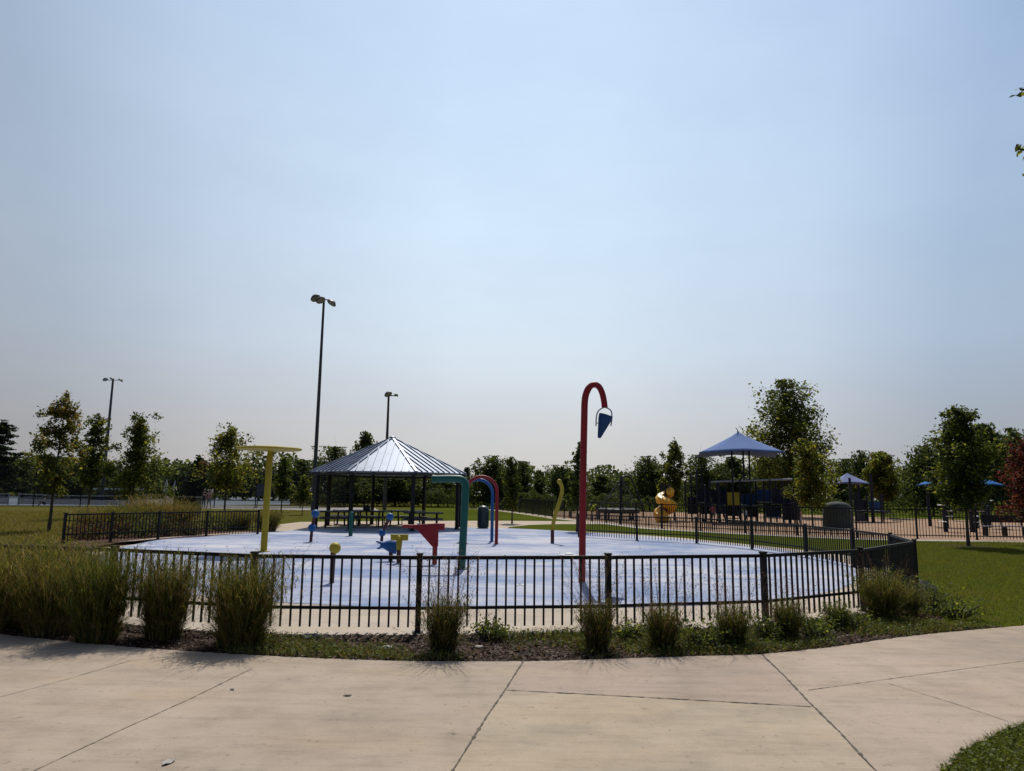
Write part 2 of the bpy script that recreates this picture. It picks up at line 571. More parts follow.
# ------------------------------------------------------------------ trees
def tree_parts(h, cw, cb, n_leaf, leaf, mats, weights, seed, shape='oval', n_limb=26, clump=0.16, r0=None, lean=0.0, tip=None, flat=0.3):
    """tapered trunk with limbs (one mesh) and a crown of many small leaves (one mesh), height h, crown width cw, crown starting at cb*h"""
    rg = np.random.default_rng(seed)
    r0 = r0 or h * 0.011
    mb = MB()
    nseg = 9
    tp = []
    wob = rg.normal(0, 0.012 * h, (nseg + 1, 2)).cumsum(0) * 0.5
    wob[0] = 0
    for i in range(nseg + 1):
        t = i / nseg
        tp.append(Vector((wob[i, 0] * t + lean * h * t * t, wob[i, 1] * t, h * 0.96 * t)))
    mb.tube(tp, [r0 * (1.25 if i == 0 else 1.0) * (1 - 0.9 * (i / nseg)) + 0.004 for i in range(nseg + 1)], 8)

    def trunk_at(t):
        x = t / 0.96 * nseg
        i = min(int(x), nseg - 1)
        return tp[i].lerp(tp[i + 1], min(1, x - i))

    def prof(u):
        if shape == 'cone':
            return max(0.06, (1 - u) ** 0.85)
        if shape == 'oval':
            return max(0.10, math.sin(PI * (0.10 + 0.86 * u)) ** 0.8 * (1.05 - 0.45 * u))
        if shape == 'round':
            return max(0.2, math.sqrt(max(0.0, 1 - (2 * u - 0.9) ** 2 / 1.25)))
        if shape == 'vase':
            return max(0.12, (0.35 + 1.1 * u) * (1 if u < 0.55 else (1 - (u - 0.55) / 0.5)))
        if shape == 'pine':
            return max(0.1, (1 - u) ** 0.6)
        return 0.6
    cl, cs = [], []
    for k in range(n_limb):
        u = (k + rg.uniform(0, 1)) / n_limb
        t0 = cb + (0.93 - cb) * u
        a = k * 2.399 + rg.normal(0, 0.35)
        L = cw / 2 * prof(u) * rg.uniform(0.45, 1.2)
        rise = L * (rg.uniform(0.35, 0.9) if shape not in ('pine', 'round') else (rg.uniform(-0.02, 0.12) if shape == 'pine' else rg.uniform(0.1, 0.7)))
        st = trunk_at(max(cb * 0.9, t0 - (rise / h) * 0.8))
        d = Vector((math.cos(a), math.sin(a), 0))
        mid = st + d * L * 0.55 + Vector((0, 0, rise * 0.42))
        en = st + d * L + Vector((0, 0, rise))
        mb.tube([st, mid, en], [r0 * 0.34, r0 * 0.2, r0 * 0.07], 5, cap=False)
        for j in range(7):
            w = 0.28 + 0.72 * (j + rg.uniform()) / 7
            q = st.lerp(mid, w / 0.55) if w < 0.55 else mid.lerp(en, (w - 0.55) / 0.45)
            sd = rg.normal(0, 1, 3) * cw * 0.065 * (0.5 + w)
            if shape == 'pine':
                sd[2] *= 0.25
            e2 = q + Vector(sd)
            if j % 2:
                mb.tube([q, e2], [r0 * 0.1, r0 * 0.05], 4, cap=False)
            cl.append(tuple(e2))
            cs.append(clump * cw * rg.uniform(0.45, 1.0) * (0.6 + 0.4 * prof(u)))
    for k in range(6):
        p = trunk_at(0.80 + 0.03 * k)
        cl.append((p.x, p.y, p.z + h * 0.02))
        cs.append(cw * 0.055)
    cl, cs = np.array(cl), np.array(cs)
    wgt = cs ** 1.2 * rg.uniform(0.25, 1.3, len(cs))
    idx = rg.choice(len(cl), n_leaf, p=wgt / wgt.sum())
    off = rg.normal(0, 0.55, (n_leaf, 3)) * cs[idx][:, None]
    if shape == 'pine':
        off[:, 2] *= 0.22
    C = cl[idx] + off
    C[:, 2] = np.clip(C[:, 2], h * cb * 0.8, h * 1.01)
    V = leaf_faces(C, leaf, rg, flat)
    wts = np.array(weights, float)
    cluster_mat = rg.choice(len(wts), len(cl), p=wts / wts.sum())
    mi = np.where(rg.uniform(size=n_leaf) < 0.55, cluster_mat[idx], pick(rg, n_leaf, weights))
    if tip is not None:  # turning leaves sit mostly near the top and outside
        z = C[:, 2] / h + rg.normal(0, 0.14, n_leaf)
        mi = np.where(z > tip[0], np.where(rg.uniform(size=n_leaf) < tip[2], tip[1], mi), mi)
    return mb, V, mi

def make_tree(name, label, loc, group=None, mats=('lf_mid', 'lf_dark'), rz=0.0, trunk_name='trunk', cat='tree', **kw):
    root = thing(name, label, cat, loc, rz, group)
    mb, V, mi = tree_parts(mats=mats, **{**kw, 'n_leaf': int(kw['n_leaf'] * 2.0)})
    mb.build('trunk', 'trunk', root)
    face_mesh('crown', V, mats, mi, root)
    return root

# ------------------------------------------------------------------ world and sun
world = bpy.data.worlds.new("World")
sc.world = world
world.use_nodes = True
wn = world.node_tree
wn.nodes.clear()
SUN_EL, SUN_AZ = R(55), R(3.5)      # azimuth from +Y towards +X
sky = N(wn, 'ShaderNodeTexSky', sky_type='NISHITA')
sky.sun_disc = False
sky.sun_elevation = SUN_EL
sky.sun_rotation = SUN_AZ
sky.altitude = 0
sky.air_density = 1.0
sky.dust_density = 1.0
sky.ozone_density = 1.5
SKY_K = 0.07
# high thin haze veiling the blue: paler towards the sun side, greyer away from it
tcw = N(wn, 'ShaderNodeTexCoord')
sep = N(wn, 'ShaderNodeSeparateXYZ')
wn.links.new(tcw.outputs['Generated'], sep.inputs[0])
def wmap(sock, a0, a1):
    m_ = N(wn, 'ShaderNodeMapRange')
    m_.inputs[1].default_value, m_.inputs[2].default_value = a0, a1
    wn.links.new(sock, m_.inputs[0])
    return m_.outputs[0]
el = ramp(wn, wmap(sep.outputs['Z'], 0.0, 1.0), [(0.0, (0.615, 0.585, 0.575)), (0.08, (0.655, 0.655, 0.665)), (0.19, (0.70, 0.80, 0.90)), (0.35, (0.70, 0.86, 1.03)), (0.56, (0.635, 0.81, 1.04)), (0.80, (0.66, 0.76, 0.95)), (1.0, (0.46, 0.55, 0.74))])
sidec = ramp(wn, wmap(sep.outputs['X'], -1.0, 1.0), [(0.0, (0.42, 0.42, 0.44)), (0.15, (0.52, 0.49, 0.50)), (0.235, (0.605, 0.605, 0.625)), (0.31, (0.81, 0.80, 0.82)), (0.46, (1.0, 1.0, 1.0)), (0.56, (1.0, 1.0, 1.0)), (0.69, (0.82, 0.835, 0.88)), (0.76, (0.585, 0.635, 0.715)), (1.0, (0.42, 0.45, 0.5))])
fwd = ramp(wn, wmap(sep.outputs['Y'], -1.0, 1.0), [(0.0, (0.24, 0.27, 0.33)), (0.5, (0.5, 0.54, 0.6)), (0.85, (1.0, 1.0, 1.0))])
haze_c = mix(wn, mix(wn, el, sidec, 1.0, 'MULTIPLY'), fwd, 1.0, 'MULTIPLY')
wv = noise(wn, 1.6, 5, 0.6, coord='Generated', stretch=(1, 1, 2.5))
haze_c = mix(wn, haze_c, ramp(wn, wv, [(0.33, (0.93, 0.94, 0.955)), (0.67, (1.045, 1.04, 1.025))]), 1.0, 'MULTIPLY')
hz = mix(wn, haze_c, (1.0 / SKY_K,) * 3, 1.0, 'MULTIPLY')
bg = N(wn, 'ShaderNodeBackground')
bg.inputs[1].default_value = SKY_K
wo = N(wn, 'ShaderNodeOutputWorld')
wn.links.new(mix(wn, sky.outputs[0], hz, 0.88), bg.inputs[0])
wn.links.new(bg.outputs[0], wo.inputs[0])
sun_d = bpy.data.lights.new("sun", 'SUN')
sun_d.energy = 4.3
sun_d.angle = R(0.55)
sun_d.color = (1.0, 0.93, 0.82)
sun = bpy.data.objects.new("sun", sun_d)
col.objects.link(sun)
sd = Vector((math.sin(SUN_AZ) * math.cos(SUN_EL), math.cos(SUN_AZ) * math.cos(SUN_EL), math.sin(SUN_EL)))
sun.rotation_euler = sd.to_track_quat('Z', 'Y').to_euler()
sun.location = (0, 0, 30)
sc.view_settings.view_transform = 'Standard'
sc.view_settings.look = 'None'
sc.view_settings.exposure = 0.0
sc.view_settings.gamma = 1.0
sc.view_settings.use_curve_mapping = False
sc.cycles.max_bounces = 6
sc.cycles.transparent_max_bounces = 12
sc.cycles.use_denoising = True

# ================================================================== THE SETTING
g = MB()
g.add([(-700, -60, 0), (700, -60, 0), (700, 640, 0), (-700, 640, 0)], [(0, 1, 2, 3)])
tag(g.build('lawn', 'lawn', smooth=False), kind='structure')

# --- fence survey (tops of the posts seen in the photograph, rail height 0.91)
FH = 0.878
def ft(px, py): 
    p = gp(px, py, FH + 0.055)
    return Vector((p.x, p.y, 0))
front = [ft(115, 545.5), ft(255, 551.3), ft(420, 553.0), ft(608, 553.0), ft(763, 551.5), ft(860, 547.0), ft(914, 539.0)]
back = [ft(914, 539.0), ft(890, 532.5), ft(852, 528.3), ft(805, 523.8), ft(751, 519.8), ft(696, 516.8), ft(637, 514.6), ft(579, 513.0)]
back[-1] = foot(579, 29.0)
back[-2] = foot(637, 27.0)
leftf = [ft(259, 509.8), ft(208, 510.3), ft(160, 511.2), ft(113, 512.0), ft(66, 512.7)]
lend = leftf[-1]
# the side hidden behind the tall grasses
p0 = front[0]
side = [lend, foot(58, 20.3), foot(50, 17.2), foot(46, 14.3), foot(58, 11.6)]

# --- foreground path
pe = [gp(x, y) for x, y in ((-260, 610), (-120, 624), (0, 637), (100, 647.5), (200, 655), (300, 660.5), (400, 664), (520, 664.5), (610, 662), (700, 659), (762, 657), (830, 650), (900, 640), (960, 633.5), (1024, 628), (1120, 620), (1250, 612))]
pe = smooth_line(pe, 5)
low = [Vector((14, 6.9, 0)), Vector((9, 6.3, 0)), gp(1090, 712), gp(1024, 728), gp(1000, 736), gp(965, 755), gp(945, 772), gp(915, 805), Vector((2.0, 3.0, 0)), Vector((1.6, 1.5, 0)), Vector((1.5, -6, 0)), Vector((-14, -6, 0)), Vector((-14, 5, 0))]
erg = np.random.default_rng(12)
ragged = lambda line, a: [p + Vector((erg.normal(0, a), erg.normal(0, a), 0)) for p in resample(line, 0.05)]
path_poly = ragged([p for p in pe], 0.007) + low[:1] + ragged(low[1:8], 0.010) + low[8:]
PZ = 0.03
def clip(poly, a, b, keep_left):
    out = []
    n_ = len(poly)
    sd_ = lambda p: ((b.x - a.x) * (p.y - a.y) - (b.y - a.y) * (p.x - a.x)) * (1 if keep_left else -1)
    for i in range(n_):
        p, q_ = poly[i], poly[(i + 1) % n_]
        dp, dq = sd_(p), sd_(q_)
        if dp >= 0:
            out.append(p)
        if dp * dq < 0:
            out.append(p.lerp(q_, dp / (dp - dq)))
    return out
j1, j2, j3 = (gp(523.5, 663), gp(456, 771)), (gp(505, 694), gp(808, 711)), (gp(762, 657.5), gp(871, 771))
slab_a = clip(path_poly, j1[0], j1[1], False)
rest = clip(path_poly, j1[0], j1[1], True)
slab_d = clip(rest, j3[0], j3[1], True)
rest = clip(rest, j3[0], j3[1], False)
slab_b = clip(rest, j2[0], j2[1], True)
slab_c = clip(rest, j2[0], j2[1], False)
pm = MB()
for k_, poly in enumerate((slab_a, slab_b, slab_c, slab_d)):
    n_ = len(poly)
    if sum(poly[i].x * poly[(i + 1) % n_].y - poly[(i + 1) % n_].x * poly[i].y for i in range(n_)) < 0:
        poly = poly[::-1]
    pm.add([(p.x, p.y, PZ) for p in poly] + [(p.x, p.y, PZ - 0.1) for p in poly],
           [tuple(range(n_))] + [(i, n_ + i, n_ + (i + 1) % n_, (i + 1) % n_) for i in range(n_)], k_)
tag(pm.build('path', ['path', 'path_pink', 'path_sand', 'path_pale'], smooth=False), kind='structure')
L = lambda *a: [gp(x, y) for x, y in a]
ribbon('path_joint', [
    (L((524, 663.5), (505, 694), (486, 722), (456, 771), (430, 812)), 0.012),
    (L((505, 694), (600, 699), (700, 704.5), (811, 711)), 0.013),
    (L((762, 657.5), (785, 680), (808, 705), (840, 737), (871, 771), (900, 800)), 0.013)], PZ + 0.004, 'joint', 0.35)
ribbon('path_groove', [
    (L((252, 672), (190, 703), (120, 735), (45, 771), (0, 792)), 0.008),
    (L((808, 694), (900, 681), (1024, 664), (1120, 650)), 0.008),
    (L((888, 687), (950, 706), (1024, 731)), 0.007),
    (L((0, 701), (60, 685), (130, 664)), 0.007)], PZ + 0.004, 'jointthin', 0.3)

# --- splash pad, its concrete apron, the plaza with the shelter
pad_px = [(96, 556), (130, 546), (166, 539.5), (210, 536.5), (260, 533), (330, 529.0), (400, 528), (480, 528), (540, 530), (600, 533.8), (650, 537), (700, 541.4), (760, 547.6), (820, 556.5), (850, 566), (858, 576), (845, 588), (800, 598), (740, 604.5), (600, 609), (420, 608.5), (300, 604.5), (200, 597), (130, 588), (96, 575)]
pad = smooth_line([gp(x, y) for x, y in pad_px], 5, True)
fr = smooth_line(front, 6)
ap_front = [p + Vector((0, -0.16, 0)) for p in fr]
ap_back = [gp(x, y) for x, y in ((900, 575), (885, 566), (850, 556.5), (805, 550.5), (751, 545), (696, 539.4), (640, 535), (575, 531.5), (520, 529), (450, 526.5), (330, 527), (259, 531.5), (200, 535), (160, 538), (119, 542), (80, 549))]
sheet('pool_deck', ap_front + ap_back + [side[3] + Vector((0.8, 0.6, 0))], 0.012, 'apron', 0.1)
sheet('splash_pad', pad, 0.018, 'pad')
plaza_px = [(276, 533.5), (274, 529), (280, 524.5), (300, 522), (400, 521), (500, 520.8), (560, 521.2), (606, 521.8), (606, 524.2), (560, 524.2), (530, 525), (510, 527), (506, 528.6), (520, 530.2), (560, 533), (450, 534), (330, 535)]
sheet('plaza', [gp(x, y) for x, y in plaza_px], 0.006, 'plaza')
sheet('court_path', [gp(x, y) for x, y in ((200, 505.2), (300, 506.5), (375, 508), (380, 511), (300, 510), (200, 508.6))], 0.005, 'courtpale')
ribbon('playground_path', [([gp(x, y) for x, y in ((455, 507), (500, 510.6), (530, 514.5), (555, 518), (600, 521.4))], 1.0)], 0.004, 'plaza')

# --- planting beds
bed = [Vector((p.x, p.y + 0.02, 0)) for p in pe if -9.4 < p.x < 6.6]
bed_far = [p + Vector((0, -0.2, 0)) for p in fr] + [gp(930, 588), gp(938, 610), gp(945, 628)]
bed_poly = bed + list(reversed([p for p in bed_far]))
bed_poly += [side[3] + Vector((-2.5, 0.4, 0)), Vector((-9.5, bed[0].y, 0))]
sheet('planting_bed', bed_poly, 0.022, 'soil')
lb = [p + Vector((0.25, -0.35, 0)) for p in leftf]
sheet('mulch_bed', lb + [gp(x, y) for x, y in ((62, 552), (85, 548.5), (119, 543), (160, 538.8), (200, 535.8), (259, 532.8))], 0.016, 'redmulch')
sheet('mulch_border', [leftf[0] + Vector((.3, .3, 0))] + [p + Vector((0, .35, 0)) for p in leftf[1:]] + [leftf[-1] + Vector((-1.2, 3.0, 0)), leftf[2] + Vector((-1, 5, 0)), leftf[0] + Vector((-.3, 3.4, 0))], 0.003, 'redmulch')

# --- playground surfacing and its kerb
pf = [gp(x, y) for x, y in ((552, 518), (600, 522.5), (645, 528), (676, 530), (740, 533.5), (800, 536.3), (850, 538.4), (891, 539.4), (941, 540.2), (989, 541), (1060, 542.5), (1180, 545))]
pb = [gp(x, y) for x, y in ((1180, 524), (1040, 521), (960, 520), (900, 518.5), (830, 515.5), (700, 512.3), (600, 511), (553, 511.5))]
sheet('playground_surface', pf + pb, 0.008, 'chips')
ribbon('kerb_path', [([p + Vector((0, -0.35, 0)) for p in pf], 1.0)], 0.010, 'kerb')
# --- tennis courts
sheet('tennis_court', [gp(x, y) for x, y in ((-200, 504), (90, 506), (200, 505.2), (290, 504.6), (290, 497.4), (-200, 494))], 0.004, 'court')
ribbon('court_line', [([gp(-150, 503.2), gp(86, 504.9)], 0.35), ([gp(-150, 499.2), gp(110, 500.6)], 0.25)], 0.009, 'white')

# ================================================================== FENCES
def fence(name, label, line, h, post_every=None, posts=None, picket=0.115, mid=0.290, gap=0.07, post_w=0.066, pw=0.0215, group=None):
    """line: list of post positions on the ground; between two posts hangs one panel of rails and pickets"""
    root = thing(name, label, 'fence', (0, 0, 0), 0, group)
    n = len(line)
    for i in range(n):
        p = line[i]
        a = line[max(0, i - 1)]
        b = line[min(n - 1, i + 1)]
        rz = math.atan2((b - a).y, (b - a).x)
        mb = MB()
        mb.box((p.x, p.y, (h + 0.035) / 2), (post_w, post_w, h + 0.035), rz)
        mb.box((p.x, p.y, h + 0.045), (post_w + 0.016, post_w + 0.016, 0.02), rz)
        mb.box((p.x, p.y, 0.018), (post_w * 2.0, post_w * 2.0, 0.012), rz)
        mb.build('post', 'black', root, smooth=False)
    for i in range(n - 1):
        a, b = line[i], line[i + 1]
        d = (b - a)
        Ld = d.length
        d.normalize()
        A, B = a + d * (post_w / 2 + 0.002), b - d * (post_w / 2 + 0.002)
        mb = MB()
        up = lambda z: Vector((0, 0, z))
        mb.bar(A + up(h), B + up(h), 0.036, 0.044)
        mb.bar(A + up(mid), B + up(mid), 0.032, 0.036)
        k = max(2, int(round(Ld / picket)))
        for j in range(1, k):
            q = a + d * (Ld * j / k)
            rz = math.atan2(d.y, d.x)
            mb.box((q.x, q.y, (gap + h - 0.018) / 2), (pw, pw, h - 0.018 - gap), rz)
        mb.build('panel', 'black', root, smooth=False)
    return root

ext = [front[0] + Vector((-4.7, 1.7, 0)), front[0] + Vector((-2.4, 0.55, 0))]
fence('splash_pad_fence', 'low black metal picket fence curving round the front and far side of the splash pad', ext + front + back[1:], FH)
fence('mulch_bed_fence', 'low black metal picket fence between the mulch bed and the golden grasses', leftf, FH)
pgl = [gp(x, y) for x, y in ((498, 510.3), (530, 514.2), (553, 517.6), (600, 522.2), (645, 527.7), (676, 529.7), (740, 533.2), (800, 536.0), (850, 538.1), (891, 539.1), (941, 539.9), (989, 540.7), (1060, 542.2), (1180, 544.7))]
pgl = [p + Vector((0, 0.3, 0)) for p in resample(pgl, 2.35)]
fence('playground_fence', 'taller black metal picket fence along the edge of the wood chip playground', pgl, 1.22, picket=0.125, mid=0.16, gap=0.06, pw=0.02)

def chain_fence(label, line, h, name='court_fence'):
    root = thing(name, label, 'fence')
    for p in line:
        MB().tube([(p.x, p.y, 0), (p.x, p.y, h + 0.05)], 0.05, 8).build('post', 'black', root)
    mb, rl = MB(), MB()
    for a, b in zip(line[:-1], line[1:]):
        mb.add([a + Vector((0, 0, 0.05)), b + Vector((0, 0, 0.05)), b + Vector((0, 0, h)), a + Vector((0, 0, h))], [(0, 1, 2, 3)])
        for z in (0.06, h * 0.5, h):
            rl.tube([a + Vector((0, 0, z)), b + Vector((0, 0, z))], 0.024, 6)
    mb.build('wire_mesh', 'chainlink', root, smooth=False)
    rl.build('rail', 'black', root)
    return root
ca, cb_ = foot(80, 66), foot(174, 70)
chain_fence('tall dark chain link fence with thin posts round the tennis courts',
            [foot(-120, 66), foot(-50, 66), foot(33, 66), foot(80, 66.5), foot(127, 67), foot(174, 68), foot(214, 69), foot(255, 70), foot(300, 72), foot(345, 76)], 3.6)

# ================================================================== SPLASH PAD FEATURES
def basep(px, py):
    return gp(px, py, 0.018)

# yellow mushroom
b = basep(263.6, 551.6)
rt = thing('spray_umbrella', 'tall yellow post topped by a wide flat yellow disc, standing on the splash pad', 'water feature', b)
hT = top(270, 449.5, b.y)
lean = Vector((0.03, 0, 0))
MB().tube([(0, 0, 0), (0.004, 0, hT * 0.5), (0.008, 0, hT - 0.22), (0.009, 0, hT - 0.1), (0.01, 0, hT)], [0.088, 0.088, 0.088, 0.066, 0.062], 20).build('post', 'yellow', rt)
MB().lathe([(0.10, -0.05), (0.84, -0.015), (0.875, 0.0), (0.88, 0.03), (0.86, 0.05), (0.3, 0.10), (0.02, 0.115)], (-0.02, 0, hT - 0.02), 48).build('disc', 'yellow', rt)
MB().lathe([(0.16, 0), (0.16, 0.02), (0.10, 0.03)], (0, 0, 0), 20).build('base_plate', 'yellow', rt)

# yellow ball on a red post
b = basep(331.7, 583)
rt = thing('spray_post', 'short dark red post with a yellow ball on top, just behind the front fence', 'water feature', b)
MB().tube([(0, 0, 0), (0, 0, 0.54)], [0.042, 0.05], 16).build('post', 'darkred', rt)
MB().ball((0.03, 0, 0.62), 0.105).build('ball', 'yellow', rt)

# posts with two blue balls
def ball_post(label, px, py, b1, b2, r_):
    b = basep(px, py)
    rt = thing('bubbler_post', label, 'water feature', b, 0, 'red posts with two blue balls')
    q1, q2 = atY(*b1, b.y) - b, atY(*b2, b.y) - b
    MB().tube([(0, 0, 0), (q1.x * 0.6, 0, q1.z * 0.6), q1, q1.lerp(q2, 0.5), q2], [0.05, 0.05, 0.055, 0.055, 0.05], 14).build('post', 'darkred', rt)
    for q in (q1, q2):
        MB().ball(q, r_).build('ball', 'blue', rt)
    return rt
ball_post('straight red post with two blue balls, nearest the shelter corner', 310.8, 541.8, (312, 527.8), (315.3, 513.6), 0.135)
ball_post('bent red post with two blue balls, beside the yellow water cannon', 381.4, 543.3, (382.2, 532.8), (390, 516.6), 0.12)

b = basep(350.5, 536)
rt = thing('spray_pillar', 'short plain teal post standing on the pad before the shelter', 'water feature', b)
MB().tube([(0, 0, 0), (0, 0, 0.84)], 0.075, 16).build('post', 'teal', rt)
MB().lathe([(0.078, 0.84), (0.078, 0.87), (0.05, 0.90), (0.01, 0.905)], (0, 0, 0), 16).build('cap', 'teal', rt)

# yellow water cannon (seen end on as a T)
b = basep(398.5, 563)
rt = thing('water_cannon', 'small yellow T shaped water cannon on a short post', 'water feature', b)
MB().tube([(0, 0, 0), (0, 0, 0.30)], 0.05, 14).build('post', 'darkred', rt)
mb = MB()
mb.prism([(-0.055, 0.30), (0.055, 0.30), (0.07, 0.52), (0.2, 0.52), (0.21, 0.66), (-0.205, 0.66), (-0.195, 0.52), (-0.065, 0.52)], 0.10, (0, 0, 0), (1, 0.05, 0), (0, 0, 1))
mb.build('body', 'yellow', rt)
MB().tube([(0.0, -0.05, 0.59), (0, -0.22, 0.6)], [0.05, 0.035], 12).build('nozzle', 'yellow', rt)

# blue water cannon (funnel lying towards the shelter)
b = basep(389, 561.5)
rt = thing('water_cannon', 'small blue funnel shaped water cannon beside the yellow one', 'water feature', b + Vector((0, 0.1, 0)))
MB().tube([(0.02, 0, 0), (0.02, 0, 0.26)], 0.05, 14).build('post', 'darkred', rt)
rot = Matrix.Rotation(R(-82), 3, 'Y') @ Matrix.Rotation(R(10), 3, 'X')
MB().lathe([(0.17, -0.17), (0.18, -0.13), (0.15, 0.0), (0.11, 0.10), (0.075, 0.17), (0.07, 0.24)], (0.0, 0, 0.36), 20, M3=rot).build('body', 'blue', rt)
mb = MB()
mb.tube([(-0.22, 0.0, 0.43), (-0.34, 0, 0.46)], [0.03, 0.022], 10)
mb.tube([(-0.2, 0.0, 0.33), (-0.31, 0, 0.29)], [0.03, 0.022], 10)
mb.build('nozzle', 'blue', rt)

# red water cannon (long triangular body)
b = basep(434.5, 564.2)
rt = thing('water_cannon', 'red water cannon with a long triangular body on a single post', 'water feature', b)
MB().tube([(0, 0, 0), (0.0, 0, 0.5)], 0.058, 16).build('post', 'red', rt)
mb = MB()
zt = top(430, 525, b.y)
mb.prism([(-0.06, 0.40), (0.07, 0.40), (0.07, zt - 0.13), (0.21, zt - 0.13), (0.215, zt + 0.02), (0.0, zt + 0.02), (-0.53, zt - 0.02), (-0.53, zt - 0.09), (-0.42, zt - 0.13)], 0.10, (0, 0, 0), (1, 0.02, 0), (0, 0, 1))
mb.build('body', 'red', rt)
MB().tube([(-0.52, 0, zt - 0.055), (-0.70, 0, zt - 0.05), (-0.78, 0, zt - 0.05)], [0.042, 0.042, 0.03], 12).build('nozzle', 'red', rt)
MB().ball((-0.40, -0.03, zt + 0.01), 0.03).build('sight', 'white', rt)

# green cane
b = basep(461.5, 569)
hT = top(450, 479.5, b.y)
rt = thing('spray_cane', 'tall teal green pipe bent square at the top like an upside down L', 'water feature', b)
pts = [Vector((0, 0, 0)), Vector((0.03, 0, hT * 0.5)), Vector((0.055, 0, hT - 0.20))]
for k in range(1, 7):
    a = k / 6 * PI / 2
    pts.append(Vector((0.055 - 0.17 * (1 - math.cos(a)), 0, hT - 0.17 + 0.17 * math.sin(a))))
pts += [Vector((-0.35, 0.0, hT + 0.0)), Vector((-0.66, 0.0, hT - 0.01))]
MB().tube(pts, 0.082, 20).build('pipe', 'teal', rt)
MB().lathe([(0.088, -0.03), (0.09, 0.0), (0.09, 0.03), (0.05, 0.05)], (-0.66, 0, hT - 0.01), 18, M3=Matrix.Rotation(R(-90), 3, 'Y')).build('nozzle', 'teal', rt)
MB().lathe([(0.16, 0), (0.16, 0.02), (0.09, 0.03)], (0, 0, 0), 20).build('base_plate', 'teal', rt)

# hoops
def hoop(label, m, pr, pl, py_top, r_):
    a, b = basep(*pr), basep(*pl)
    b.y = a.y + (b.y - a.y) * 0.3
    c = (a + b) / 2
    rt = thing('spray_hoop', label, 'water feature', c, 0, 'tall spray hoops')
    d = (a - b) / 2
    w = d.length
    hh = top((pr[0] + pl[0]) / 2, py_top, c.y)
    pts = [d.copy()]
    for k in range(15):
        t = PI * k / 14
        pts.append(d * math.cos(t) + Vector((0, 0, hh - w * 0.95 + w * 0.95 * math.sin(t))))
    pts.append(-d)
    MB().tube(pts, r_, 14).build('pipe', m, rt)
    for s in (1, -1):
        MB().lathe([(0.1, 0), (0.1, 0.015), (0.06, 0.025)], d * s, 16).build('base_plate', m, rt)
hoop('red spray hoop standing in front of the blue one', 'red', (496.3, 544), (464.5, 544.5), 477.2, 0.055)
hoop('blue spray hoop standing just behind the red one', 'blue', (491.8, 541.5), (462, 541), 480.0, 0.055)

# yellow bent post
b = basep(552.4, 543)
rt = thing('spray_snake', 'wavy yellow spray post leaning and curling at the top', 'water feature', b)
cv = [atY(x, y, b.y) - b for x, y in ((552.4, 530), (553.6, 522), (556.5, 511), (560, 500), (562, 491.5), (561.6, 486), (559.3, 481.5))]
MB().tube(smooth_line([cv[0]] + cv[1:], 5), 0.066, 16).build('pipe', 'yellow', rt)
MB().tube([(0, 0, 0), cv[0]], 0.062, 14).build('stem', 'darkred', rt)
MB().ball(cv[-1], 0.085).build('cap', 'yellow', rt)

# red cane with the tipping bucket
b = basep(582, 582)
rt = thing('bucket_cane', 'tall red pole hooked over at the top like a walking stick, holding a bucket', 'water feature', b)
rel = lambda px, py: atY(px, py, b.y) - b
pts = [Vector((0, 0, 0)), rel(582.6, 520), rel(583.4, 460), rel(584.2, 420), rel(584.7, 402), rel(586.2, 393.5), rel(589.6, 387.0), rel(594.3, 384.6), rel(598.8, 386.6), rel(602.0, 392.5), rel(603.8, 400), rel(604.8, 407.5)]
MB().tube(smooth_line(pts, 4), [0.066] * (4 * 6) + [0.06] * (4 * 5 + 1), 20).build('pole', 'red', rt)
bk = thing('tipping_bucket', 'dark blue cone bucket hanging tilted from the red hooked pole', 'bucket', b + rel(604.8, 419))
q = lambda px, py: atY(px, py, b.y) - (b + rel(604.8, 419))
tl = Matrix.Rotation(R(17), 3, 'Y')
MB().lathe([(0.012, -0.395), (0.030, -0.385), (0.042, -0.35), (0.128, -0.02), (0.137, 0.05), (0.138, 0.08), (0.125, 0.08), (0.118, 0.05), (0.02, -0.32)], (0, 0, 0), 24, M3=tl).build('bucket', 'navy', bk)
bail = [q(596, 426), q(596.4, 417), q(598, 411.5), q(601.2, 408.6), q(604.8, 407.4), q(608.6, 408.7), q(611.3, 411.5), q(611.9, 418), q(610.9, 426)]
MB().tube(smooth_line(bail, 4), 0.013, 8).build('handle', 'palesteel', bk)
MB().tube([q(596.4, 423), q(611.2, 421)], 0.012, 8).build('pivot', 'palesteel', bk)

# drain cover
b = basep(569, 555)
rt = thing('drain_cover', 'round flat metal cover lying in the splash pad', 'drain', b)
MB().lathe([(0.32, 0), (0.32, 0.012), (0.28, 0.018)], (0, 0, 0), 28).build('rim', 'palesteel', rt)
MB().lathe([(0.12, 0.02), (0.12, 0.045), (0.06, 0.055)], (0, 0, 0), 20).build('cap', 'white', rt)  # white spot standing in for the bright highlight on the cover

for px, py, lab in ((330, 548, 'flush spray nozzle in the pad near the yellow ball'), (505, 556, 'flush spray nozzle in the pad between the green cane and the drain cover'),
                    (650, 560, 'flush spray nozzle in the pad beyond the second front fence post'), (720, 572, 'flush spray nozzle in the open part of the pad'),
                    (520, 585, 'flush spray nozzle in the pad nearest the front fence'), (640, 548, 'flush spray nozzle in the pad farthest from the front fence')):
    rt = thing('ground_nozzle', lab, 'spray nozzle', basep(px, py), 0, 'flush spray nozzles in the pad')
    MB().lathe([(0.10, 0), (0.10, 0.008), (0.085, 0.012)], (0, 0, 0), 16).build('ring', 'palesteel', rt)
    MB().lathe([(0.03, 0.012), (0.03, 0.022), (0.015, 0.026)], (0, 0, 0), 10).build('tip', 'steel', rt)
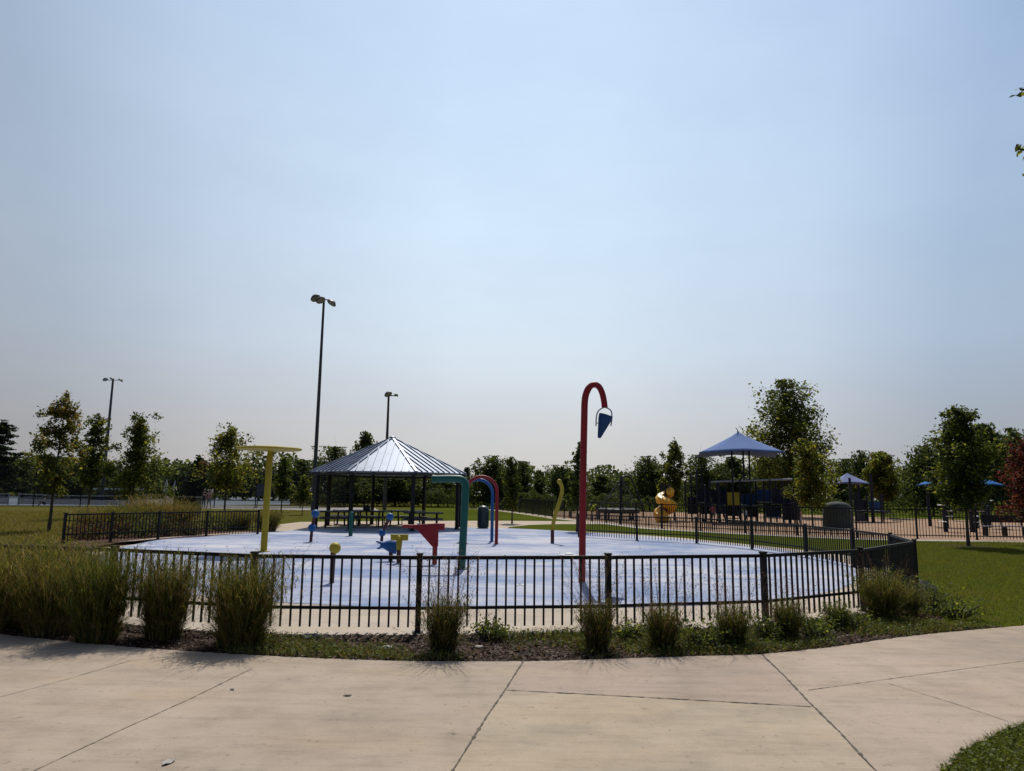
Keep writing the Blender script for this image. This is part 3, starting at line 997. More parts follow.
# concrete block outside the fence corner
b = gp(925, 591)
mb = MB()
mb.prism([(-0.13, 0), (0.15, 0), (0.15, 0.08), (0.10, 0.13), (-0.09, 0.20), (-0.13, 0.18)], 0.45, (0, 0.15, 0), (1, 0.15, 0), (0, 0, 1))
o = mb.build('concrete_block', 'kerb', smooth=False)
o.location = b
tag(o, 'pale wedge of concrete on the ground outside the fence corner', 'block')

# ================================================================== SHELTER
SC = foot(390, 34.6)
SC.z = 0.006
rt = thing('picnic_shelter', 'open shelter with a eight sided ribbed metal roof on dark posts', 'shelter', SC)
Rr = 3.82
EH, AH = top(388, 472, 32.0), top(393, 437.5, 34.5)
NS = 8
ang = [R(205 + 45 * k) for k in range(NS)]
rotS = Matrix.Scale(1, 3)
Ev = [Vector((Rr * math.cos(a), Rr * math.sin(a), EH)) for a in ang]
ap = Vector((-0.04, 0, AH))
roof, seam = MB(), MB()
for k in range(NS):
    e0, e1 = Ev[k], Ev[(k + 1) % NS]
    mid_ = (e0 + e1) / 2
    nrm = (e1 - e0).cross(ap - e0).normalized()
    th = Vector((0, 0, -0.04))
    roof.add([e0, e1, ap, e0 + th, e1 + th, ap + th], [(0, 1, 2), (5, 4, 3), (0, 3, 4, 1)])
    ed = (e1 - e0)
    Le = ed.length
    ed.normalize()
    foot_t = (ap - e0).dot(ed)
    nr = 9
    for j in range(1, nr):
        s = Le * j / nr
        p = e0 + ed * s
        f_ = s / foot_t if s < foot_t else (Le - s) / (Le - foot_t)
        up_ = ap - (e0 + ed * foot_t)
        q2 = p + up_ * max(0.0, f_ - 0.02)
        seam.bar(p + nrm * 0.026, q2 + nrm * 0.026, 0.035, 0.05)
    seam.bar(e0 + nrm * 0.012, ap + nrm * 0.012, 0.12, 0.06)
roof.build('roof', 'roofmetal', rt, smooth=False)
seam.build('roof_rib', 'roofmetal', rt, smooth=False)
MB().lathe([(0.2, -0.12), (0.17, 0.0), (0.05, 0.06)], ap + Vector((0, 0, 0.02)), 12).build('roof_cap', 'roofmetal', rt)
fas = MB()
for k in range(NS):
    fas.bar(Ev[k] + Vector((0, 0, -0.11)), Ev[(k + 1) % NS] + Vector((0, 0, -0.11)), 0.05, 0.09)
    fas.bar(Ev[k] * 0.97 + Vector((0, 0, -0.10 + EH * 0.03)), Vector((ap.x, ap.y, AH - 0.22)), 0.10, 0.14)
fas.build('fascia', 'roofdark', rt, smooth=False)
pr = 3.45
for k in range(NS):
    v = Vector((pr * math.cos(ang[k]), pr * math.sin(ang[k]), 0))
    mb = MB()
    mb.box((v.x, v.y, EH / 2 - 0.04), (0.14, 0.14, EH - 0.12), ang[k])
    mb.box((v.x, v.y, 0.02), (0.28, 0.28, 0.03), ang[k])
    mb.build('post', 'black', rt, smooth=False)

def picnic_table():
    root = thing('picnic_table', '', 'picnic table')
    mb = MB()
    mb.box((0, 0, 0.73), (1.83, 0.76, 0.07), bev=0.015)
    mb.build('tabletop', 'steel', root, smooth=False)
    for s in (-1, 1):
        MB().box((0, s * 0.72, 0.44), (1.83, 0.29, 0.06), bev=0.012).build('seat', 'steel', root, smooth=False)
    for s in (-1, 1):
        mb = MB()
        x = s * 0.62
        mb.tube([(x, -0.30, 0.72), (x, -0.40, 0.02)], 0.045, 8)
        mb.tube([(x, 0.30, 0.72), (x, 0.40, 0.02)], 0.045, 8)
        mb.tube([(x, -0.80, 0.42), (x, 0.80, 0.42)], 0.025, 8)
        mb.tube([(x, -0.72, 0.02), (x, 0.72, 0.02)], 0.025, 8)
        mb.tube([(x, -0.72, 0.42), (x, -0.72, 0.02)], 0.025, 8)
        mb.tube([(x, 0.72, 0.42), (x, 0.72, 0.02)], 0.025, 8)
        mb.build('leg', 'black', root)
    return root
pt = picnic_table()
for i, (px, Y, rz, lab) in enumerate(((339, 34.2, 0.25, 'dark metal picnic table under the shelter, nearest the teal post'),
                                      (368, 35.6, -0.1, 'dark metal picnic table in the middle of the shelter'),
                                      (352, 37.0, 0.7, 'dark metal picnic table at the back of the shelter, turned askew'),
                                      (405, 36.6, -0.4, 'dark metal picnic table between the two rear shelter posts'),
                                      (423, 33.9, 0.12, 'dark metal picnic table under the shelter beside the green cane'))):
    o = pt if i == 0 else copy_tree(pt)
    o.location = foot(px, Y) + Vector((0, 0, 0.008))
    o.rotation_euler = (0, 0, rz)
    tag(o, lab, 'picnic table', 'picnic tables under the shelter')
mb = MB()
mb.box((0, 0, 0.13), (0.34, 0.22, 0.26), bev=0.05)
mb.tube([(-0.1, 0, 0.25), (-0.07, 0, 0.34), (0.07, 0, 0.34), (0.1, 0, 0.25)], 0.014, 6)
o = mb.build('bag', 'darkglass')
o.location = foot(366, 35.5) + Vector((0, 0, 0.772))
tag(o, 'black bag lying on the middle picnic table', 'bag')

# rubbish bin
b = foot(483, 35.2)
b.z = 0.008
rt = thing('rubbish_bin', 'dark green round rubbish bin with a domed lid on the plaza', 'rubbish bin', b)
mb = MB()
mb.lathe([(0.24, 0), (0.25, 0.03), (0.265, 0.78), (0.265, 0.80)], (0, 0, 0), 24)
for k in range(24):
    a = 2 * PI * k / 24
    mb.box((0.268 * math.cos(a), 0.268 * math.sin(a), 0.42), (0.014, 0.04, 0.70), a)
mb.build('body', 'bin', rt)
MB().lathe([(0.275, 0.80), (0.28, 0.84), (0.25, 0.96), (0.17, 1.04), (0.06, 1.075), (0.01, 1.08)], (0, 0, 0), 24).build('lid', 'bin', rt)
MB().box((0, -0.235, 0.90), (0.24, 0.06, 0.11)).build('opening', 'darkglass', rt, smooth=False)

# ================================================================== LIGHT POLES
def light_pole(label, px, Y, py_top, rad, heads, m='steel', cat='light pole'):
    b = foot(px, Y)
    tp = atY(px + 0, py_top, Y)
    rt = thing('floodlight_pole', label, cat, b, 0, 'floodlight poles')
    hh = tp.z
    MB().tube([(0, 0, 0), (0, 0, hh * 0.5), (0, 0, hh)], [rad, rad * 0.8, rad * 0.55], 12).build('pole', m, rt)
    arm = MB()
    xs = [h_[0] for h_ in heads]
    arm.tube([(min(xs) - 0.1, 0, hh - 0.15), (max(xs) + 0.1, 0, hh - 0.15)], 0.05, 8)
    arm.build('crossarm', m, rt)
    for dx, dy, dz, s in heads:
        hd = MB()
        m3 = Matrix.Rotation(R(28) * (1 if dx > 0 else -1), 3, 'Y') @ Matrix.Rotation(R(-16), 3, 'X')
        hd.lathe([(0.46 * s, -0.18 * s), (0.47 * s, -0.1 * s), (0.30 * s, 0.12 * s), (0.16 * s, 0.20 * s)], (dx, dy, hh + dz), 14, M3=m3)
        hd.tube([(dx, dy, hh + dz + 0.1 * s), (dx * 0.9, dy * 0.5, hh - 0.12)], 0.04, 6)
        o = hd.build('lamp_head', 'steel', rt)
        MB().lathe([(0.40 * s, -0.19 * s), (0.40 * s, -0.185 * s)], (dx, dy, hh + dz), 14, M3=m3).build('lens', 'palesteel', o)
    return rt
light_pole('tallest floodlight pole with three lamp heads, beside the shelter roof', 312.8, 64, 298, 0.19, [(-0.75, -0.2, 0.02, 1.0), (-0.2, -0.5, -0.25, 0.95), (0.75, 0.1, -0.35, 0.95)])
light_pole('slim distant floodlight pole by the tennis courts', 101.5, 108, 379, 0.26, [(-1.2, 0, 0.0, 0.8), (0.1, -0.4, 0.0, 0.8), (1.2, 0, -0.1, 0.8)])
light_pole('shorter dark pole with two lamp heads rising behind the shelter roof', 384.3, 66, 394, 0.17, [(-0.05, -0.2, 0.02, 0.8), (0.72, 0, -0.05, 0.45)], 'wood')

# ================================================================== TENNIS COURTS
def tennis_net(label, pa, pb):
    rt = thing('tennis_net', label, 'tennis net', pa, 0, 'tennis nets')
    d = pb - pa
    for q in (Vector((0, 0, 0)), d):
        MB().tube([q, q + Vector((0, 0, 1.12))], 0.06, 8).build('post', 'palesteel', rt)
    mb, tb = MB(), MB()
    k = 10
    for i in range(k):
        a, b = d * (i / k), d * ((i + 1) / k)
        za = 1.06 - 0.12 * math.sin(PI * i / k)
        zb = 1.06 - 0.12 * math.sin(PI * (i + 1) / k)
        mb.add([a + Vector((0, 0, .06)), b + Vector((0, 0, .06)), b + Vector((0, 0, zb)), a + Vector((0, 0, za))], [(0, 1, 2, 3)])
        tb.bar(a + Vector((0, 0, za)), b + Vector((0, 0, zb)), 0.03, 0.07)
    mb.build('net', 'net', rt, smooth=False)
    tb.build('top_band', 'white', rt, smooth=False)
tennis_net('dark tennis net with a white post beside the young tree trunk', foot(18, 72), foot(146, 73))
tennis_net('dark tennis net cut off at the edge of the picture', foot(-118, 70), foot(8, 71.5))

def low_building(label, px0, px1, Y, h, d=8, roof_m='white', wall_m='cream', openings=4, oh=0.5):
    a, b = foot(px0, Y), foot(px1, Y)
    w = b.x - a.x
    rt = thing('low_building', label, 'building', ((a.x + b.x) / 2, Y + d / 2, 0))
    MB().box((0, 0, h / 2), (w, d, h)).build('wall', wall_m, rt, smooth=False)
    MB().box((0, 0, h + 0.16), (w + 0.8, d + 0.8, 0.3)).build('roof', roof_m, rt, smooth=False)
    for k in range(openings):
        x = -w / 2 + w * (k + 0.5) / openings
        MB().box((x, -d / 2 - 0.02, h * 0.58), (w / openings * 0.8, 0.06, h * oh)).build('window', 'darkglass', rt, smooth=False)
    return rt
low_building('long low pale grey building beyond the tennis courts', 16, 84, 165, 2.2, 10, 'cream', 'cream', 6, 0.4)
low_building('low building with a white roof and dark openings behind the young trees', 96, 124, 112, 1.5, 5, 'white', 'steel', 3, 0.55)

# dark box behind the fence
b = foot(186.5, 46)
rt = thing('equipment_box', 'large square black box standing behind the planting near the courts', 'box', b)
MB().box((0, 0, 0.58), (1.42, 0.9, 1.16), bev=0.03).build('body', 'darkglass', rt, smooth=False)
MB().box((0, 0, 1.19), (1.5, 0.98, 0.06), bev=0.015).build('lid', 'black', rt, smooth=False)
for s in (-1, 1):
    MB().box((s * 0.36, -0.47, 0.60), (0.62, 0.03, 0.95)).build('door', 'black', rt, smooth=False)

def furled(px, Y, y0, y1, label):
    b = foot(px, Y)
    rt = thing('furled_umbrella', label, 'umbrella', b, 0, 'white furled umbrellas at the courts')
    zt, zb = top(px, y0, Y), top(px, y1, Y)
    MB().tube([(0, 0, 0), (0, 0, zt)], 0.035, 8).build('pole', 'palesteel', rt)
    MB().lathe([(0.16, zb), (0.26, zb + 0.1), (0.22, zb + 0.3), (0.10, zt - 0.3), (0.03, zt)], (0, 0, 0), 10).build('canopy', 'white', rt)
furled(164.5, 74, 479.5, 492, 'widest white furled umbrella at the courts, farthest from the black box')
furled(173.2, 78, 480.5, 491, 'thin white furled umbrella at the courts above the black box')

b = foot(262, 71)
rt = thing('notice_board', 'pale blue grey board on two posts by the court fence', 'sign', b)
for s in (-1, 1):
    MB().tube([(s * 0.5, 0, 0), (s * 0.5, 0, 2.2)], 0.045, 8).build('post', 'steel', rt)
MB().box((0, -0.06, 1.72), (1.3, 0.05, 1.1)).build('panel', 'court', rt, smooth=False)
MB().box((0, -0.09, 1.72), (1.3, 0.02, 0.08)).build('rail', 'palesteel', rt, smooth=False)

# ================================================================== PLAYGROUND
def canopy(label, px, Y, y_ap, y_eave, wpx, mat, posts, sides=4, rot=0.3, finial=False, name='shade_canopy', post_r=0.06):
    b = foot(px, Y)
    b.z = 0.008
    rt = thing(name, label, 'shade canopy', b, 0, 'playground shade canopies')
    za, ze = top(px, y_ap, Y), top(px, y_eave, Y)
    rad = wpx / F * Y / 2
    n, rings = sides * 8, 7
    vs, fs = [(0, 0, za)], []
    for j in range(1, rings + 1):
        t = j / rings
        for k in range(n):
            a = 2 * PI * k / n + rot
            f_ = (k % 8) / 8
            sag = math.sin(PI * f_)
            poly = math.cos(PI / sides) / math.cos((f_ - 0.5) * 2 * PI / sides)
            r_ = rad * t * (poly * (1 - 0.05 * sag * t))
            z = za + (ze - za) * (t ** 0.88) + (za - ze) * 0.10 * sag * t
            vs.append((r_ * math.cos(a), r_ * math.sin(a), z))
    for k in range(n):
        fs.append((0, 1 + k, 1 + (k + 1) % n))
    for j in range(rings - 1):
        for k in range(n):
            o_ = 1 + j * n
            fs.append((o_ + k, o_ + n + k, o_ + n + (k + 1) % n, o_ + (k + 1) % n))
    mb = MB()
    mb.add(vs, fs)
    o = mb.build('canopy', mat, rt)
    sm = o.modifiers.new('thick', 'SOLIDIFY')
    sm.thickness = 0.03
    for ppx, dY, ptop in posts:
        f_ = foot(ppx, Y + dY) - b
        MB().tube([(f_.x, f_.y, 0), (f_.x, f_.y, top(ppx, ptop, Y + dY))], post_r, 10).build('post', 'slate', rt)
    if finial:
        MB().tube([(0, 0, za - 0.05), (-0.02, 0, za + 0.12), (-0.14, 0, za + 0.28)], [0.05, 0.03, 0.02], 8).build('finial', 'slate', rt)
    return rt
canopy('largest shade canopy, a blue square tent on dark posts over the climbing frame', 741, 47, 432.0, 455, 112, 'canopy', [(734, -1.2, 447), (745.5, 1.2, 441), (751.5, -0.4, 443)], 4, R(32), True)
canopy('pale lavender blue shade canopy with posts beside the bushy round tree', 850, 52, 473, 484, 46, 'canopylight', [(852, -2.2, 478), (860.5, 1.2, 479), (873.5, -1.6, 474)], 4, R(38), post_r=0.085)
canopy('bright blue shade canopy between the olive tree and the lone lawn tree', 938, 44, 477.5, 485.2, 42, 'canopybright', [(947.5, -0.6, 480), (930, 1.0, 482)], 4, R(20), post_r=0.09)
canopy('bright blue shade canopy between the lone lawn tree and the red tree', 986, 43, 476.5, 485.5, 38, 'canopybright', [(978, -0.4, 480), (990, 0.8, 480)], 4, R(55), post_r=0.09)
canopy('small pale canopy half hidden behind the lone lawn tree', 951, 58, 475, 483, 30, 'canopylight', [(953, 0, 478)], 4, R(10))

# spiral slide
b = foot(666, 46)
rt = thing('spiral_slide', 'yellow spiral slide winding round a post at the playground edge', 'slide', b)
z0, z1 = 0.35, top(666, 487, 46)
pts, rr_ = [], []
for k in range(31):
    t = k / 30
    a = R(250) - t * R(640)
    r_ = 0.40 - 0.10 * t
    pts.append((r_ * math.cos(a), r_ * math.sin(a), z0 + (z1 - z0 - 0.25) * t))
    rr_.append(0.40 - 0.13 * t)
pts.insert(0, (-0.66, -0.50, 0.28))
rr_.insert(0, 0.32)
MB().tube(pts, rr_, 8).build('chute', 'orange', rt, smooth=False)
rm = MB()
rm.tube([Vector(p) + Vector((0, 0, r_ * 0.98)) for p, r_ in zip(pts[1:], rr_[1:])], 0.035, 6)
rm.build('rim', 'palesteel', rt)
MB().tube([(0, 0, 0), (0, 0, z1 + 0.1)], 0.07, 10).build('post', 'slate', rt)
mb = MB()
for k in range(7):
    a = k / 7 * 2 * PI
    mb.tube([(0.28 * math.cos(a), 0.28 * math.sin(a), z1 - 0.3), (0.28 * math.cos(a), 0.28 * math.sin(a), z1 + 0.25)], 0.02, 6)
mb.build('guard_rail', 'slate', rt)

# climbing frame under the big canopy
CF = foot(750, 47.5)
rt = thing('play_structure', 'dark blue climbing frame with a yellow panel under the big canopy', 'climbing frame', CF)
rel2 = lambda px, py, Y: atY(px, py, Y) - CF
for px, Y, yt in ((698, 47, 470), (703, 48.4, 468.5), (711, 46.5, 480), (727, 47.5, 481), (741, 46.4, 481), (757, 47.6, 479), (771, 46.6, 480), (777, 48.8, 480), (790, 46.7, 481), (718, 49.3, 482), (800, 48, 492), (706, 45.9, 486), (720, 46.2, 484), (733, 48.9, 483), (765, 48.4, 480.5), (784, 46.4, 482), (795, 47.5, 487), (692, 47.8, 474), (686, 48.8, 482)):
    f_ = foot(px, Y) - CF
    mb = MB()
    mb.tube([(f_.x, f_.y, 0), (f_.x, f_.y, top(px, yt, Y))], 0.062, 10)
    mb.ball((f_.x, f_.y, top(px, yt, Y)), 0.075)
    mb.build('post', 'slate', rt)
mb = MB()
mb.tube([rel2(709, 482, 46.6), rel2(750, 480.6, 46.6), rel2(792, 479.3, 46.6)], 0.065, 10)
mb.build('beam', 'palesteel', rt)
mb = MB()
for x0, x1, y_, Y in ((698, 727, 503, 47.5), (727, 760, 505.5, 47.4), (760, 791, 503, 47.4)):
    a, c = rel2(x0, y_, Y), rel2(x1, y_, Y)
    mb.box(((a.x + c.x) / 2, a.y, a.z), (c.x - a.x, 2.0, 0.10))
mb.build('deck', 'slate', rt, smooth=False)
def panel(x0, x1, y0, y1, Y, m, name='panel'):
    a, c = rel2(x0, y1, Y), rel2(x1, y0, Y)
    mb = MB()
    mb.box(((a.x + c.x) / 2, a.y, (a.z + c.z) / 2), (c.x - a.x, 0.05, c.z - a.z))
    mb.build(name, m, rt, smooth=False)
panel(727.5, 740.5, 492.5, 505.0, 46.4, 'yellow')
panel(712, 726.5, 490, 502.5, 47.9, 'slate')
panel(772, 789.5, 489, 503, 46.8, 'slate')
panel(742, 756, 494, 505, 48.2, 'navy')
panel(783, 799, 500, 520, 47.2, 'slate')
panel(698, 711, 489, 503, 48.1, 'slate')
panel(700, 712, 503, 514, 48.6, 'slate')
panel(757, 771, 490, 501, 48.9, 'navy')
panel(728, 741, 506, 516, 48.4, 'slate')
panel(744, 758, 506, 517, 48.6, 'slate')
panel(766, 781, 505, 517, 48.0, 'navy')
panel(716, 727, 504, 514, 48.8, 'navy')
mb = MB()
for k in range(9):
    a_ = foot(791, 46.6) - CF
    z_ = 0.25 + k * 0.24
    mb.tube([a_ + Vector((0, 0, z_)), a_ + Vector((0.65, 0.1, z_))], 0.022, 6)
for xx in (0.0, 0.65):
    mb.tube([a_ + Vector((xx, 0, 0)), a_ + Vector((xx, 0.1, 2.6))], 0.04, 8)
mb.build('ladder', 'slate', rt)
panel(688, 698, 497, 514, 48.5, 'slate')
for x0, x1, Y in ((742, 757, 46.5), (758, 771, 46.6), (712, 727, 46.6)):
    mb = MB()
    for z_ in (0.95, 1.75):
        p, q_ = foot(x0, Y) - CF, foot(x1, Y) - CF
        mb.tube([p + Vector((0, 0, z_)), q_ + Vector((0, 0, z_))], 0.03, 6)
    for k in range(1, 7):
        v = p.lerp(q_, k / 7)
        mb.tube([v + Vector((0, 0, 0.95)), v + Vector((0, 0, 1.75))], 0.018, 6)
    mb.build('guard_rail', 'slate', rt)
mb = MB()
st0 = foot(733, 45.6) - CF
for k in range(5):
    mb.box((st0.x, st0.y - 0.15 + 0.2 * k, 0.14 + 0.17 * k), (0.9, 0.24, 0.05))
for s in (-1, 1):
    mb.bar(st0 + Vector((s * 0.47, -0.3, 0.05)), st0 + Vector((s * 0.47, 0.8, 0.95)), 0.05, 0.18)
mb.build('steps', 'slate', rt, smooth=False)
mb = MB()
for k in range(10):
    xx = 759 + k * 3.2
    p = rel2(xx, 480.3, 46.6)
    mb.tube([p + Vector((0, -0.05, 0)), p + Vector((0, 1.0, 0))], 0.02, 6)
mb.build('overhead_rungs', 'slate', rt)

PF = foot(868, 51.5)
rt = thing('play_platform', 'low dark play platform with steps under the pale lavender canopy', 'play platform', PF)
for px, Y in ((856, 50.8), (868, 50.6), (882, 50.8), (858, 52.6), (884, 52.6)):
    f_ = foot(px, Y) - PF
    MB().tube([(f_.x, f_.y, 0), (f_.x, f_.y, 2.0)], 0.06, 8).build('post', 'slate', rt)
a, c = foot(855, 51.6) - PF, foot(885, 51.6) - PF
MB().box(((a.x + c.x) / 2, a.y, 0.75), (c.x - a.x, 1.9, 0.10)).build('deck', 'slate', rt, smooth=False)
for x0, x1, z0_, z1_, m in ((857, 867, 0.85, 1.55, 'slate'), (870, 881, 0.85, 1.45, 'navy'), (857, 868, 0.08, 0.65, 'charcoal')):
    p, q_ = foot(x0, 50.75) - PF, foot(x1, 50.75) - PF
    MB().box(((p.x + q_.x) / 2, p.y, (z0_ + z1_) / 2), (q_.x - p.x, 0.05, z1_ - z0_)).build('panel', m, rt, smooth=False)
mb = MB()
for k in range(4):
    mb.box((c.x + 0.2 + 0.22 * k, c.y, 0.62 - 0.17 * k), (0.26, 0.9, 0.05))
mb.build('steps', 'slate', rt, smooth=False)

# climbing wall, grey green
b = foot(838.5, 41)
rt = thing('climbing_rock', 'grey green moulded climbing rock with a rounded top by the playground fence', 'climbing rock', b)
mb = MB()
rg = np.random.default_rng(5)
prof, n = [(0.84, 0), (0.85, 0.3), (0.82, 0.8), (0.78, 1.1), (0.66, 1.30), (0.4, 1.42), (0.05, 1.46)], 18
bumps = rg.uniform(0.93, 1.06, (len(prof), n))
vs, fs = [], []
for i, (r_, z) in enumerate(prof):
    for k in range(n):
        a = 2 * PI * k / n
        vs.append((r_ * bumps[i, k] * math.cos(a), r_ * 0.62 * bumps[i, k] * math.sin(a), z))
for i in range(len(prof) - 1):
    for k in range(n):
        fs.append((i * n + k, i * n + (k + 1) % n, (i + 1) * n + (k + 1) % n, (i + 1) * n + k))
fs.append(tuple(range((len(prof) - 1) * n, len(prof) * n)))
mb.add(vs, fs)
mb.build('shell', 'greygreen', rt)
mb = MB()
for k in range(9):
    a = rg.uniform(PI * 1.1, PI * 1.9)
    mb.ball((0.83 * math.cos(a), 0.83 * 0.62 * math.sin(a), rg.uniform(0.2, 1.0)), 0.06, n=8)
mb.build('hand_holds', 'steel', rt)

# two dark play domes
def dome(px, Y, wpx, hpx, label):
    b = foot(px, Y)
    rt = thing('play_tunnel', label, 'play tunnel', b, 0, 'dark play tunnels')
    w, h_ = wpx / F * Y / 2, hpx / F * Y
    n = 14
    outer = [(-w, 0)] + [(-w * math.cos(PI * k / n), 0.25 + (h_ - 0.25) * math.sin(PI * k / n) ** 0.6) for k in range(n + 1)] + [(w, 0)]
    inner = [(x * 0.74, max(0, z * 0.80)) for x, z in reversed(outer)]
    mb = MB()
    mb.prism(outer + inner, 1.5, (0, 0, 0), (1, 0, 0), (0, 0, 1))
    mb.build('shell', 'charcoal', rt)
    tp_ = MB()
    rim = [(x * 1.02, max(0.3, z + 0.02)) for x, z in outer[4:-4]]
    rim2 = [(x * 0.97, z - 0.05) for x, z in reversed(rim)]
    tp_.prism(rim + rim2, 0.10, (0, -0.79, 0), (1, 0, 0), (0, 0, 1))
    tp_.build('rim', 'palesteel', rt)
dome(576, 53, 13, 13.5, 'dark play tunnel with a pale rim beside the red pole')
dome(591.5, 52, 15, 13.5, 'dark play tunnel with a pale rim nearest the net climber')

# net climber
b = foot(619, 50)
rt = thing('net_climber', 'dark rope net climber with a tall mast and a curved arch', 'climbing net', b)
r3 = lambda px, py, dY=0: atY(px, py, 50 + dY) - b
MB().tube([Vector(((r3(621, 510)).x, 0, 0)), r3(621, 477)], 0.09, 10).build('mast', 'slate', rt)
MB().tube(smooth_line([r3(623, 478), r3(626.5, 475.8), r3(630, 477.5), r3(633.5, 484), r3(637, 493), r3(641.5, 505), r3(644, 518)], 4), 0.055, 8).build('arch', 'slate', rt)
mb = MB()
for k in range(10):
    a = k / 10 * 2 * PI
    q_ = Vector((1.5 * math.cos(a), 1.2 * math.sin(a), 0.75))
    mb.tube([r3(621, 479), q_], 0.016, 5)
for z_, f_ in ((1.1, 0.84), (1.6, 0.6), (2.1, 0.36)):
    ring = [Vector((1.5 * f_ * math.cos(k / 12 * 2 * PI) + 0.14 * (1 - f_), 1.2 * f_ * math.sin(k / 12 * 2 * PI), z_)) for k in range(13)]
    mb.tube(ring, 0.014, 5)
mb.build('rope_net', 'darkglass', rt)
mb = MB()
mb.lathe([(1.35, 0.45), (1.45, 0.55), (1.45, 0.72), (1.3, 0.78)], (0, 0, 0), 20)
mb.build('platform', 'charcoal', rt)
for k in range(4):
    a = k / 4 * 2 * PI + 0.5
    MB().tube([(1.2 * math.cos(a), 1.2 * math.sin(a), 0), (1.2 * math.cos(a), 1.2 * math.sin(a), 0.5)], 0.07, 8).build('leg', 'slate', rt)
MB().tube([r3(609, 482), r3(632, 482)], 0.03, 6).build('crossbar', 'slate', rt)
# step posts
for px, Y, yt, lab in ((946, 37.5, 494, 'dark post with stacked white step discs, nearest the bright canopy'),
                       (973, 37.5, 493, 'dark post with stacked white step discs, just behind the lone lawn tree'),
                       (986, 38.5, 495, 'dark post with stacked white step discs, nearest the long bench')):
    b = foot(px, Y)
    rt = thing('step_post', lab, 'climbing post', b, 0, 'climbing posts with white steps')
    zt = top(px, yt, Y)
    MB().tube([(0, 0, 0), (0, 0, zt)], 0.11, 10).build('post', 'slate', rt)
    for k in range(5):
        a = k * 1.7 + px
        MB().lathe([(0.16, 0), (0.19, 0.015), (0.19, 0.035), (0.14, 0.05)], (0.24 * math.cos(a), 0.12 * math.sin(a) - 0.12, 0.5 + k * (zt - 0.65) / 4.6), 12).build('step', 'white', rt)
# long bench on the right
b = foot(1006, 34.2)
rt = thing('long_bench', 'long dark bench with a pale seat behind the playground fence', 'bench', b)
MB().box((0, 0, 0.44), (2.3, 0.36, 0.05)).build('seat', 'palesteel', rt, smooth=False)
MB().box((0.1, 0.22, 0.78), (2.1, 0.04, 0.34)).build('backrest', 'black', rt, smooth=False)
for x in (-0.95, -0.05, 0.9):
    mb = MB()
    mb.box((x, 0, 0.21), (0.08, 0.3, 0.42))
    mb.bar((x, 0.2, 0.42), (x, 0.24, 0.95), 0.05, 0.03)
    mb.build('leg', 'black', rt, smooth=False)

